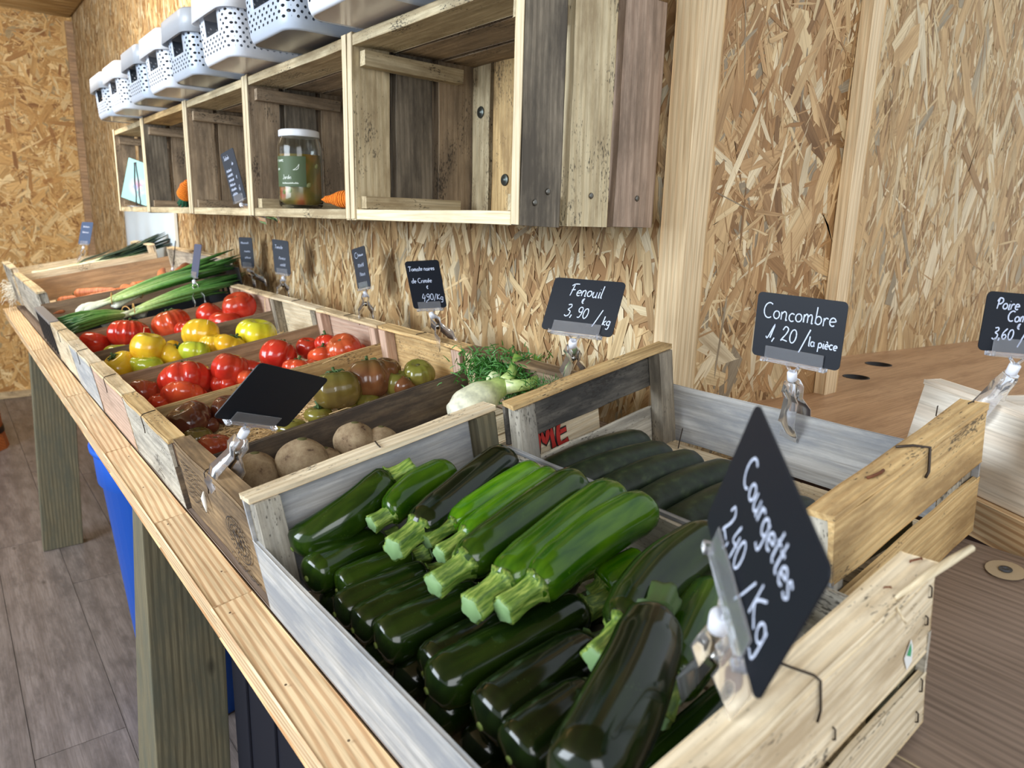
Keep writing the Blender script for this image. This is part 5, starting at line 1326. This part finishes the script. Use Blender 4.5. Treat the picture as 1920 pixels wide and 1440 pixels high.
V, F = lathe([(.001, JH+.003), (R_*.80, JH+.003), (R_*.90, JH+.001), (R_*.905, JH-.011), (R_*.88, JH-.012), (.001, JH-.012)], 36)
o = mesh('lid', V, F, flat('white_jar_lid', (222, 226, 232), .3), jar, True); bevel(o, .001)
LBL = flat('green_label', (66, 84, 52), .6); INK = flat('white_ink', (206, 214, 204), .6)
V = []; F = []; rl = R_+.0006
a_l0, a_l1 = math.radians(176), math.radians(262)
for k in range(15):
    a = a_l0 + (a_l1-a_l0)*k/14
    V += [(rl*math.cos(a), rl*math.sin(a), .045), (rl*math.cos(a), rl*math.sin(a), .107)]
F = [(2*k, 2*k+2, 2*k+3, 2*k+1) for k in range(14)]
lb = mesh('label', V, F, LBL, jar, True)

# ---- stroke lettering (chalk hand)
def arc(cx, cy, rx, ry, a0, a1, n=10):
    return [(cx+rx*math.cos(math.radians(a0+(a1-a0)*i/n)), cy+ry*math.sin(math.radians(a0+(a1-a0)*i/n))) for i in range(n+1)]
G = {
 'a': (.95, [arc(.42, .45, .34, .45, 60, 400), [(.76, .9), (.74, .25), (.9, .0)]]),
 'b': (.9, [[(.12, 1.9), (.1, .05)], arc(.42, .45, .34, .45, 150, -170)]),
 'c': (.8, [arc(.45, .45, .36, .45, 50, 310)]),
 'd': (.95, [arc(.42, .45, .34, .45, 30, 370), [(.76, 1.9), (.75, .0)]]),
 'e': (.85, [[(.12, .45), (.7, .55)] + arc(.43, .48, .34, .45, 20, 310)]),
 'g': (.95, [arc(.42, .45, .34, .45, 40, 390), [(.76, .9), (.76, -.4), (.6, -.85), (.2, -.75)]]),
 'i': (.4, [[(.18, .9), (.17, .0), (.34, .05)], [(.2, 1.3), (.22, 1.34)]]),
 'k': (.85, [[(.12, 1.9), (.1, 0)], [(.7, .95), (.16, .45), (.74, .0)]]),
 'l': (.42, [[(.17, 1.9), (.15, .15), (.35, .0)]]),
 'm': (1.35, [[(.1, .9), (.12, 0)], [(.12, .6), (.35, .95), (.55, .75), (.57, 0)], [(.57, .6), (.82, .95), (1.05, .75), (1.07, 0), (1.2, .05)]]),
 'n': (.95, [[(.1, .9), (.12, 0)], [(.12, .6), (.4, .95), (.68, .75), (.7, 0), (.85, .06)]]),
 'o': (.9, [arc(.42, .45, .36, .45, 90, 460)]),
 'p': (.9, [[(.12, .9), (.1, -.9)], arc(.42, .45, .34, .45, 150, -170)]),
 'r': (.68, [[(.1, .9), (.12, 0)], [(.12, .55), (.32, .92), (.6, .85)]]),
 's': (.75, [[(.62, .8), (.35, .95), (.16, .72), (.4, .48), (.6, .25), (.36, 0), (.08, .1)]]),
 't': (.62, [[(.28, 1.7), (.24, .2), (.5, .02)], [(.02, 1.05), (.56, 1.1)]]),
 'u': (.95, [[(.1, .9), (.12, .25), (.38, -.02), (.68, .3), (.7, .9)], [(.7, .9), (.72, .05), (.86, .02)]]),
 'v': (.8, [[(.08, .9), (.36, 0), (.68, .92)]]),
 'x': (.8, [[(.08, .9), (.68, 0)], [(.68, .9), (.08, 0)]]),
 'y': (.9, [[(.1, .9), (.2, .3), (.5, .2), (.7, .9)], [(.7, .9), (.6, -.4), (.2, -.8)]]),
 'C': (1.3, [arc(.75, .85, .62, .88, 55, 305, 14)]),
 'F': (1.15, [[(.42, 1.75), (.2, -.05)], [(.0, 1.6), (.4, 1.9), (1.2, 1.95)], [(.15, .9), (.8, 1.0)]]),
 'J': (.9, [[(.2, 1.9), (.7, 1.85)], [(.55, 1.85), (.5, .2), (.2, -.1), (.0, .2)]]),
 'K': (1.1, [[(.18, 1.75), (.12, 0)], [(.95, 1.6), (.2, .75), (.98, .0)]]),
 'P': (1.1, [[(.3, 1.7), (.26, 0)], [(.05, 1.2), (.3, 1.8), (.85, 1.7), (.95, 1.2), (.6, .85), (.3, .85)]]),
 'S': (1.0, [[(.85, 1.6), (.5, 1.85), (.15, 1.5), (.45, 1.0), (.8, .6), (.5, 0), (.08, .2)]]),
 'T': (1.15, [[(.0, 1.6), (.15, 1.85), (1.15, 1.75)], [(.6, 1.8), (.45, .0), (.3, .1)]]),
 '0': (1.0, [arc(.48, .8, .38, .8, 90, 455, 12)]),
 '1': (.7, [[(.05, .25), (.25, .1), (.55, 1.75), (.5, .1)]]),
 '2': (1.0, [[(.1, 1.3), (.35, 1.75), (.75, 1.5), (.6, .9), (.08, .05), (.3, .15), (.9, .02)]]),
 '3': (.95, [[(.12, 1.65), (.6, 1.75), (.7, 1.35), (.3, .95), (.75, .7), (.7, .15), (.3, -.1), (.0, .1)]]),
 '4': (.95, [[(.45, 1.8), (.15, .75), (.85, .85)], [(.75, 1.4), (.6, -.1)]]),
 '6': (.95, [[(.7, 1.7), (.25, 1.1), (.12, .5), (.4, .0), (.78, .35), (.55, .75), (.15, .5)]]),
 '9': (.95, [arc(.45, 1.25, .33, .42, 20, 380) + [(.75, .6), (.5, .0), (.2, .05)]]),
 ',': (.4, [[(.2, .15), (.08, -.35)]]),
 '/': (.95, [[(.8, 2.0), (.1, -.35)]]),
 '\u20ac': (1.0, [arc(.6, .7, .42, .68, 60, 300), [(.02, .9), (.7, .95)], [(.0, .55), (.62, .6)]]),
 '-': (.6, [[(.05, .5), (.5, .52)]]), '!': (.5, [[(.2, 1.5), (.2, .4)]]),
 'E': (.95, [[(.8, 1.75), (.15, 1.7), (.12, 0), (.82, .02)], [(.14, .9), (.65, .92)]]),
 'é': (.85, [[(.12, .45), (.7, .55)] + arc(.43, .48, .34, .45, 20, 310), [(.35, 1.15), (.62, 1.5)]]),
 'è': (.85, [[(.12, .45), (.7, .55)] + arc(.43, .48, .34, .45, 20, 310), [(.3, 1.5), (.55, 1.15)]]),
 ' ': (.55, []),
}
def text_strokes(txt, x, y, h, slant=.12, sx=1.0):
    """strokes for a handwritten word, h = x-height in metres"""
    out = []
    for ch in txt:
        adv, st = G.get(ch, G['o'])
        jy = random.uniform(-.06, .06)
        for s_ in st: out.append([(x+(p[0]*sx+slant*p[1])*h, y+(p[1]+jy)*h) for p in s_])
        x += adv*h*sx*1.03
    return out
def scribble(x, y, w, h):
    n = int(w/(h*.5)); return [[(x+i*h*.5, y+(h if i % 2 else 0)*random.uniform(.4, 1)) for i in range(n)]]
# writing on the jar's label, wrapped round the glass
rj = rl+.0004
tj = lambda x, y: (rj*math.cos(a_l0+x/rj), rj*math.sin(a_l0+x/rj), .045+y)
js = text_strokes('r avec', .003, .051, .0042) + text_strokes('ux', .003, .034, .0042) + text_strokes('Jardin', .020, .016, .0042) + scribble(.018, .006, .040, .003)
js += [[(.045, .034), (.052, .038), (.058, .046)], [(.045, .034), (.055, .036), (.058, .046)]]
ribbon('label_lettering', js, .0011, INK, lb, tj)

# ================================================================ price signs and their clear clips
SLATE = flat('slate_black', (20, 25, 34), .5, 0, .25); SLATE2 = flat('slate_dull', (44, 50, 60), .5)
CHALK = flat('chalk_pen', (196, 206, 228), .6)
ACR = glassm('clear_acrylic', (.93, .95, 1, 1), .08, 1.35)
ACR.node_tree.nodes['Principled BSDF'].inputs['Transmission Weight'].default_value = .92
NUB = flat('white_nylon', (228, 232, 242), .35)
def price_sign(key, lab, strokes, width=.0012, mat=SLATE):
    d = SIGNS[key]; X = Vector(d['x']); Y = Vector(d['y']); Z = Vector(d['z'])
    rot = Matrix((X, Y, Z)).transposed(); Wd, Hd = d['W'], d['H']
    t = thing('price_sign', lab, 'sign', d['t'], rot, 'price signs')
    P = rrect(Wd/2, Hd/2, .0055, 5); n = len(P); th = .0012
    V = [(a, -th/2, b) for a, b in P] + [(a, th/2, b) for a, b in P]
    F = [tuple(range(n)), tuple(range(2*n-1, n-1, -1))] + [(i, n+i, n+(i+1) % n, (i+1) % n) for i in range(n)]
    mesh('slate', V, F, mat, t)
    if strokes:
        tt = lambda x, y: (x-Wd/2, -th/2-.0003, y-Hd/2)
        ribbon('chalk_lettering', [[(p[0]*Wd, p[1]*Hd) for p in s_] for s_ in strokes], width*1.15, CHALK, t, tt)
    # clear clip
    clip_labs = lab
    B = Vector((0, 0, -Hd/2)); Fp = rot.inverted() @ (Vector(d['F'])-Vector(d['t']))
    c = thing('sign_clip', CLIP_LABELS[key], 'clip', d['t'], rot, 'clear plastic sign clips')
    jw = min(.070, Wd*.68)
    V, F = box_data((0, -.0022, -Hd/2+.0050), (jw, .0012, .018)); box_data((0, .0022, -Hd/2+.0045), (jw, .0012, .013), V, F)
    box_data((0, 0, -Hd/2-.0035), (jw, .0050, .0028), V, F)
    for e in (-1, 1): box_data((e*(jw/2+.0005), -.001, -Hd/2-.002), (.006, .009, .005), V, F)
    j = mesh('jaw', V, F, ACR, c); bevel(j, .0006)
    down = Vector((0, 0, -1)); D_ = (Fp-B); 
    V, F = [], []
    tube_data([B+Vector((-.008, 0, -.004)), B+Vector((0, 0, -.013))], .0016, 8, True, V, F); tube_data([B+Vector((.008, 0, -.004)), B+Vector((0, 0, -.013))], .0016, 8, True, V, F)
    mesh('yoke', V, F, ACR, c, True)
    dn = (D_ + Vector((0, 0, -.02))).normalized()
    n0 = B+Vector((0, 0, -.011)); n1 = n0 + dn*.012
    V, F = tube_data([n0, n0+dn*.001, n1-dn*.001, n1], [.0042, .0054, .0054, .0042], 14); mesh('ball_joint', V, F, NUB, c, True)
    # spring clamp from the joint to the rim: two curved jaws and a steel spring
    start = n1; ax_ = (Fp-start); L_ = ax_.length; axn = ax_.normalized()
    g_up = rot.inverted() @ (RACK @ Vector((1, 0, 0)) if key not in ('courg',) else Vector((0, 1, 0)))
    if key == 'courg': g_up = rot.inverted() @ Vector((0, -1, 0))
    if key in ('blank2',): g_up = rot.inverted() @ (RACK @ Vector((1, 0, 0)))
    side = (g_up - axn*g_up.dot(axn)).normalized(); wid = axn.cross(side)
    for e in (-1, 1):
        pts = [start + side*e*.0045, start+axn*L_*.22+side*e*.0085, start+axn*L_*.45+side*e*.0045, start+axn*L_*.68+side*e*.0105, start+axn*L_*.9+side*e*.0165, start+axn*(L_+.014)+side*e*.0135, start+axn*(L_+.022)+side*e*.0155]
        V = []; F = []
        for i, p in enumerate(pts):
            w = [.0065, .0085, .0090, .0095, .0105, .0115, .0112][i]*(1.25 if key == 'courg' else 1); hh = .0009
            V += [p-wid*w-side*hh, p+wid*w-side*hh, p+wid*w+side*hh, p-wid*w+side*hh]
        for i in range(len(pts)-1):
            for k in range(4): F.append((i*4+k, i*4+(k+1) % 4, (i+1)*4+(k+1) % 4, (i+1)*4+k))
        F.append((3, 2, 1, 0)); q = (len(pts)-1)*4; F.append((q, q+1, q+2, q+3))
        mesh('clamp_jaw', V, F, ACR, c, True)
    V, F = tube_data([start-wid*.0045+axn*L_*.42, start+wid*.0045+axn*L_*.42], .0030, 12); mesh('spring', V, F, flat('spring_steel', (150, 148, 144), .25, 1.0), c, True)
    return t
CLIP_LABELS = {
 'fenouil': 'clear clip of the fennel sign on the beetroot crate rear rim', 'conc': 'clear clip of the cucumber sign on the grey cucumber crate side',
 'poire': 'clear clip of the pear sign on the pale crate at the counter', 'noire': 'clear clip of the black tomato sign on the dark tomato crate',
 's5': 'clear clip of the narrow sign behind the nearer red tomatoes', 's6': 'clear clip of the sign behind the yellow tomatoes', 's7': 'clear clip of the sign behind the farther red tomatoes',
 'blank2': 'clear clip gripping the beetroot crate front rim, blank sign', 'courg': 'large clear clip of the courgette sign on the near rim', 'salade': 'clear clip at the lower edge of the wall boxes',
 's8': 'clear clip standing in the green onions', 's9': 'clear clip on the far side of the leek crate', 's10': 'clear clip among the carrots'}
def nt_(txt, x, y, h, W_, H_, slant=.12, sx=1.0):     # strokes in sign fractions; h in metres
    return [[(p[0]/W_, p[1]/H_) for p in s_] for s_ in text_strokes(txt, x*W_, y*H_, h, slant, sx)]
w_, h_ = SIGNS['fenouil']['W'], SIGNS['fenouil']['H']
price_sign('fenouil', 'black slate price sign reading Fenouil 3,90 above the fennel', nt_('Fenouil', .27, .68, .0085, w_, h_) + nt_('\u20ac', .47, .55, .0045, w_, h_) + nt_('3,', .28, .30, .0090, w_, h_) + nt_('90', .45, .28, .0085, w_, h_) + nt_('/', .70, .20, .0100, w_, h_) + nt_('kg', .83, .20, .0062, w_, h_))
w_, h_ = SIGNS['conc']['W'], SIGNS['conc']['H']
price_sign('conc', 'black slate price sign reading Concombre 1,20 la pièce', nt_('Concombre', .08, .62, .0098, w_, h_, .05, 1.0) + nt_('1,', .14, .30, .0100, w_, h_, .25, 1.2) + nt_('20', .32, .29, .0095, w_, h_) + nt_('/', .54, .22, .0115, w_, h_, .1) + nt_('la pièce', .64, .29, .0056, w_, h_, .05))
w_, h_ = SIGNS['poire']['W'], SIGNS['poire']['H']
price_sign('poire', 'black slate price sign reading Poire Comice 3,60 by the counter', nt_('Poire', .12, .72, 0.0060, w_, h_) + nt_('Comice', .28, .53, 0.0058, w_, h_) + nt_('\u20ac', .42, .41, 0.0036, w_, h_) + nt_('3,60', .14, .22, 0.0064, w_, h_) + nt_('/', .46, .15, 0.0078, w_, h_) + nt_('Kg', .58, .22, 0.0060, w_, h_))
w_, h_ = SIGNS['noire']['W'], SIGNS['noire']['H']
price_sign('noire', 'black slate price sign reading Tomate noires de Crimée', nt_('Tomate noires', .08, .80, .0046, w_, h_, .05, .98) + nt_('de Crimée', .10, .55, .0050, w_, h_, .05) + nt_('\u20ac', .50, .42, .0042, w_, h_) + nt_('4,', .30, .16, .0085, w_, h_) + nt_('90', .44, .18, .0075, w_, h_) + nt_('/Kg', .66, .18, .0062, w_, h_), .0010)
price_sign('s5', 'narrow looking slate sign seen obliquely behind the nearer red tomatoes', [[(p[0], p[1]) for p in s_] for s_ in [arc(.3, .82, .12, .07, 60, 400)] + scribble(.45, .78, .4, .06) + scribble(.3, .52, .5, .10) + scribble(.35, .30, .45, .10)], .0009, SLATE2)
price_sign('s6', 'slate sign with a chalk word behind the yellow tomatoes', nt_('Tomate', .16, .74, .0052, w_, h_) + [list(s_) for s_ in scribble(.35, .42, .45, .09) + scribble(.4, .22, .4, .09)], .0009, SLATE2)
price_sign('s7', 'slim slate sign behind the farther red tomatoes near the black crate', scribble(.15, .78, .6, .07) + scribble(.35, .5, .5, .08) + scribble(.35, .28, .5, .08), .0009, SLATE2)
price_sign('blank2', 'blank black slate sign turned away, clipped to the front rim of the beetroot crate', [])
w_, h_ = SIGNS['courg']['W'], SIGNS['courg']['H']
price_sign('courg', 'big slate sign reading Courgettes 2,40 standing on edge at the near rim', nt_('Courgettes', .17, .58, .0092, w_, h_, .0, .98) + nt_('2,40', .20, .18, .0100, w_, h_, .0, .92) + nt_('/', .56, .14, .0090, w_, h_) + nt_('Kg', .68, .20, .0105, w_, h_, .0), .0013)
w_, h_ = SIGNS['salade']['W'], SIGNS['salade']['H']
price_sign('salade', 'slate sign full of chalk lines leaning at the corner of the wall boxes', nt_('Salade', .14, .84, .0052, w_, h_) + nt_('de', .62, .70, .0042, w_, h_) + [s_ for k in range(6) for s_ in scribble(.12, .60-.095*k, .42, .055)] + nt_('\u20ac', .70, .42, .0050, w_, h_) + nt_('6', .68, .18, .0075, w_, h_), .0010, SLATE2)
# three more far signs whose faces carry painted glare or are seen edge-on
def far_sign(key, lab, c, foot, x, z, Wd, Hd, strokes, mat):
    x = Vector(x).normalized(); z = Vector(z); z = (z-x*z.dot(x)).normalized(); y = z.cross(x)
    SIGNS[key] = dict(W=Wd, H=Hd, t=tuple(c), x=tuple(x), y=tuple(y), z=tuple(z), F=tuple(foot))
    return price_sign(key, lab, strokes, .0010, mat)
BLUES = flat('painted_sky_slate', (88, 112, 160), .3)  # sky reflection put into a flat blue base colour

# ================================================================ things kept in the wall boxes
def crochet_mat(n, c1, c2):
    m, nt, b = new_mat(n); L = nt.links
    tc = N(nt, 'ShaderNodeTexCoord'); w = N(nt, 'ShaderNodeTexWave', wave_type='BANDS', bands_direction='X'); w.inputs['Scale'].default_value = 60; w.inputs['Distortion'].default_value = 2; w.inputs['Detail Scale'].default_value = 6; L.new(tc.outputs['Object'], w.inputs['Vector'])
    r = ramp(nt, [(0, sp(c1)), (1, sp(c2))]); L.new(w.outputs['Fac'], r.inputs[0]); L.new(r.outputs[0], b.inputs['Base Color']); b.inputs['Roughness'].default_value = .9
    bp = N(nt, 'ShaderNodeBump'); bp.inputs['Distance'].default_value = .003; L.new(w.outputs['Fac'], bp.inputs['Height']); L.new(bp.outputs[0], b.inputs['Normal'])
    return m
CRO = crochet_mat('orange_wool', (214, 96, 14), (250, 146, 30)); CRG = crochet_mat('green_wool', (16, 66, 46), (30, 110, 76))
def crochet_carrot(lab, tip, butt, r, leaf):
    A = Vector(butt); B = Vector(tip); mid = (A+B)/2
    t = thing('crochet_carrot', lab, 'toy', mid)
    rot = frame(B-A, (0, 0, 1)); L_ = (B-A).length
    tab = [(0, .3), (.06, .8), (.2, 1), (.6, .8), (.9, .35), (1, .06)]
    V, F = sweep((-L_/2, 0, 0), (L_/2, 0, 0), lambda u: r*interp(tab, u)*(1+.03*math.sin(u*90)), 44, 22, 0, Vector((0, 1, 0)))
    mesh('root', V, F, CRO, t, True, loc=(0, 0, 0), rot=rot)
    V = []; F = []
    for k in range(9):
        a = k*2*math.pi/9; d = Vector((-1, .6*math.cos(a), .6*math.sin(a))).normalized()
        p = Vector((-L_/2+.004, 0, 0)); tube_data([p, p+d*leaf*.5, p+d*leaf], [.004, .006, .003], 7, True, V, F)
    mesh('leaves', V, F, CRG, t, True, loc=(0, 0, 0), rot=rot)
zs_ = ZB+.0178
crochet_carrot('orange crocheted carrot tip lying near the jar', (.592, 1.345, zs_+.017), (.655, 1.235, zs_+.021), .020, .022)
crochet_carrot('orange crocheted carrot with dark green leaves, standing in the fourth box', (.600, 2.300, zs_+.078), (.600, 2.345, zs_+.026), .024, .034)
# greeting card and bottle-shaped wire holder
card = thing('greeting_card', 'teal floral card leaning at an angle in the last wall box', 'card', (.618, 3.05, zs_+.090))
cr = frame((.25, -.95, -.28), (.05, -.28, 1)) 
cr = Matrix((Vector((.66, -.69, -.30)).normalized(), Vector((.72, .69, 0)).normalized(), Vector((.207, -.216, .954)).normalized())).transposed()
def card_mat():
    m, nt, b = new_mat('floral_print'); L = nt.links
    tc = N(nt, 'ShaderNodeTexCoord'); v = N(nt, 'ShaderNodeTexVoronoi'); v.inputs['Scale'].default_value = 60; L.new(tc.outputs['Object'], v.inputs['Vector'])
    s3 = N(nt, 'ShaderNodeSeparateXYZ'); L.new(tc.outputs['Object'], s3.inputs[0])
    ln = N(nt, 'ShaderNodeVectorMath', operation='LENGTH'); ad = N(nt, 'ShaderNodeVectorMath', operation='ADD'); L.new(tc.outputs['Object'], ad.inputs[0]); ad.inputs[1].default_value = (-.005, 0, .018); L.new(ad.outputs[0], ln.inputs[0])
    rm = ramp(nt, [(0.0, (1, 1, 1, 1)), (.5, (0, 0, 0, 1))]); mu = N(nt, 'ShaderNodeMath', operation='MULTIPLY'); L.new(ln.outputs['Value'], mu.inputs[0]); mu.inputs[1].default_value = 12; L.new(mu.outputs[0], rm.inputs[0])
    rc = ramp(nt, [(0.2, sp((214, 92, 140))), (.4, sp((96, 150, 160))), (.6, sp((230, 200, 210))), (.8, sp((120, 120, 190)))]); L.new(v.outputs['Color'], rc.inputs[0])
    L.new(mixc(nt, rm.outputs[0], sp((140, 196, 194)), rc.outputs[0]), b.inputs['Base Color']); b.inputs['Roughness'].default_value = .4; return m
V, F = box_data((0, 0, 0), (.105, .0012, .150)); o = mesh('card_sheet', V, F, card_mat(), card, rot=cr, loc=(0, 0, 0))
holder = thing('bottle_holder', 'bottle-shaped bent metal holder in front of the teal card', 'holder', (.590, 2.93, zs_))
for e in (-1, 1):
    pts = [(0, e*.030, .001), (0, e*.034, .02), (0, e*.024, .04), (0, e*.030, .065), (0, e*.030, .09), (0, e*.016, .125), (0, e*.012, .148), (0, e*.014, .152)]
    V, F = tube_data(pts, .0024, 8); mesh('wire_side', V, F, STEEL, holder, True)
V, F = lathe([(.038, 0), (.038, .002), (.001, .002)], 20); mesh('foot', V, F, flat('brushed_foot', (150, 152, 156), .4, .6), holder)
V, F = tube_data([(0, -.014, .152), (0, .014, .152)], .0016, 8); mesh('wire_top', V, F, STEEL, holder, True)

# pale plastic sheet pinned on the wall below the far boxes
ps = thing('plastic_sheet', 'pale blue plastic sheet on the wall below the far wall boxes', 'sheet', (WX-.006, 3.95, 1.02))
m_sheet = flat('pale_blue_sheet', (196, 216, 232), .35)
V = []; F = []
for i in range(25):
    y = -.54+1.08*i/24; x = -.004+.003*math.sin(i*1.1)+.002*math.sin(i*.37)
    V += [(x, y, -.25), (x-.001, y, 0), (x, y, .205)]
for i in range(24): F += [(i*3, i*3+3, i*3+4, i*3+1), (i*3+1, i*3+4, i*3+5, i*3+2)]
o = mesh('film', V, F, m_sheet, ps, True); o.modifiers.new('t', 'SOLIDIFY').thickness = .001
V, F = box_data((-.006, -.552, -.02), (.012, .016, .45)); mesh('edge_strip', V, F, flat('white_strip', (222, 228, 224), .4), ps)

# ================================================================ pear crate on the counter
pc0 = Vector((.905, .345, zc+.0005)); pdv = cd.normalized(); pev = Vector((.883, -.470, 0)).normalized()
prot = Matrix((pdv, -pev, Vector((0, 0, 1)))).transposed()
if prot.determinant() < 0: prot = Matrix((pdv, pev, Vector((0, 0, 1)))).transposed()
sg = 1 if (prot @ Vector((0, 1, 0))).dot(pev) > 0 else -1
pt = thing('fruit_crate', 'pale crate with a black liner on the counter, pear price sign on its rim', 'crate', pc0, prot)
LP, WP, HP = .30, .42, .104
V = [(-.022, 0, 0), (LP, 0, 0), (LP, 0, HP-.012), (0.0, 0, HP), ]
V = V + [(a, sg*.008, c) for a, b, c in V]
o = mesh('front_board', V, [(0, 1, 2, 3), (7, 6, 5, 4), (0, 4, 5, 1), (1, 5, 6, 2), (2, 6, 7, 3), (3, 7, 4, 0)], WD['plank'], pt); bevel(o, .001)
board('top_batten', (-.002, sg*.012, HP+.0015), (LP, sg*.012, HP-.0105), (0, 0, 1), .026, .006, WD['plank'], pt, seg=4, rough=.001)
board('back_board', (0, sg*(WP-.004), HP/2), (LP, sg*(WP-.004), HP/2), (0, 1, 0), HP, .008, WD['plank'], pt)
for a in (.006, LP-.006):
    board('end_board', (a, sg*.01, HP*.42), (a, sg*(WP-.01), HP*.42), (1, 0, 0), HP*.84, .007, WD['plank'], pt)
for a, b in ((.014, .02), (.014, WP-.02), (LP-.014, .02), (LP-.014, WP-.02)):
    board('corner_post', (a, sg*b, .002), (a, sg*b, HP-.01), (1, 0, 0), .018, .018, WD['pale'], pt, seg=1)
V, F = box_data((LP/2, sg*WP/2, .040), (LP-.02, WP-.04, .055)); o = mesh('liner', V, F, BLACKP, pt); bevel(o, .006)
for k in range(12):
    x = random.uniform(.03, LP-.03); y = sg*random.uniform(.03, WP-.04)
    V, F = tube_data([(x, y, .066), (x+.02, y+.01, .080+random.uniform(0, .01)), (x+.045, y+.0, .067)], [.008, .012, .006], 7); mesh('liner_fold', V, F, BLACKP, pt, True)
for a, z in ((.026, .082), (.060, .066)):
    wirepart(pt, [(a, sg*.0, z), (a, -sg*.001, z), (a, -sg*.001, z-.012), (a, 0, z-.012)], .0005)

# ================================================================ under and beyond the table
bin_ = thing('bin', 'tall blue plastic bin standing under the table', 'bin', (.408, 1.76, 0))
BLUE = flat('blue_plastic', (20, 92, 200), .4)
V, F = lathe([(.120, 0), (.124, .004), (.178, .615), (.186, .618), (.190, .690), (.194, .700), (.190, .704), (.182, .700), (.172, .62), (.118, .01), (.001, .01)], 44); mesh('body', V, F[:-1], BLUE, bin_, True)
V, F = lathe([(.186, .690), (.1965, .692), (.1975, .702), (.190, .707), (.186, .704)], 44); mesh('rim', V, F[:-2], BLUE, bin_, True)
bx = thing('storage_box', 'large dark navy plastic box on the floor under the near part of the table', 'box', (.555, .83, 0))
DNV = flat('dark_navy_plastic', (24, 25, 34), .6, 0, .2)
V, F = box_data((0, 0, .32), (.47, .70, .64)); o = mesh('body', V, F, DNV, bx); bevel(o, .012, 3)
V, F = box_data((0, 0, .645), (.49, .72, .03)); o = mesh('rim', V, F, DNV, bx); bevel(o, .008, 3)
for k in range(5):
    V, F = box_data((-.236, -.26+.13*k, .32), (.008, .02, .56)); o = mesh('rib', V, F, DNV, bx); bevel(o, .003, 2)
br = thing('barrel', 'small reddish wooden tub by the far wall, cut off by the picture edge', 'tub', (.02, 4.45, 0))
TUB = wood('red_brown_tub_wood', (178, 104, 58), (132, 72, 38), None, 0, grain=30, rough=.45, knots=False)
for k in range(14):
    a0 = 2*math.pi*k/14; a1 = 2*math.pi*(k+1)/14-.02
    V = []
    for (r, z) in ((.158, 0), (.140, .10), (.126, .34), (.118, .52)):
        for rr_, a in ((r, a0), (r, a1), (r-.014, a1), (r-.014, a0)): V.append((rr_*math.cos(a), rr_*math.sin(a), z))
    F = [(3, 2, 1, 0), (12, 13, 14, 15)]
    for j in range(3):
        for q in range(4): F.append((j*4+q, j*4+(q+1) % 4, (j+1)*4+(q+1) % 4, (j+1)*4+q))
    ob = mesh('stave', V, F, TUB, br)
V, F = lathe([(.1425, .085), (.1455, .085), (.1435, .115), (.1405, .115)], 36); mesh('hoop', V, F[:-2], flat('dark_hoop', (58, 44, 38), .5, .6), br, True)
V, F = lathe([(.128, .30), (.131, .30), (.1295, .33), (.1265, .33)], 36); mesh('hoop', V, F[:-2], flat('dark_hoop', (58, 44, 38), .5, .6), br, True)
V, F = lathe([(.001, .01), (.14, .01), (.14, .03), (.001, .03)], 24); mesh('bottom', V, F, TUB, br)

# far signs: painted glare on the one over the leeks, one edge-on among the carrots, painted sky glare on the one over the onions
SLATE_GLARE = flat('painted_glare_slate', (70, 86, 116), .22)  # blue in the base colour stands for sky reflected on the slate
far_sign('s9', 'slate sign with painted bluish glare clipped over the leeks', (.526, 3.72, 1.1152), (.5015, 3.765, .984), (.55, -.83, 0), (.36, .0, .93), .066, .100, scribble(.2, .75, .6, .08)+scribble(.2, .5, .6, .08), SLATE_GLARE)
far_sign('s10', 'slate sign seen edge-on above the carrots', (.715, 3.0, 1.064), (.692, 3.0, .981), (-.20, -.98, 0), (.16, .0, .98), .064, .092, [], SLATE)
far_sign('s8', 'slate sign with painted bluish glare standing above the green onions', (.600, 2.27, 1.080), (.590, 2.235, .970), (.02, -1, 0), (.18, .0, .98), .068, .096, [], SLATE_GLARE)
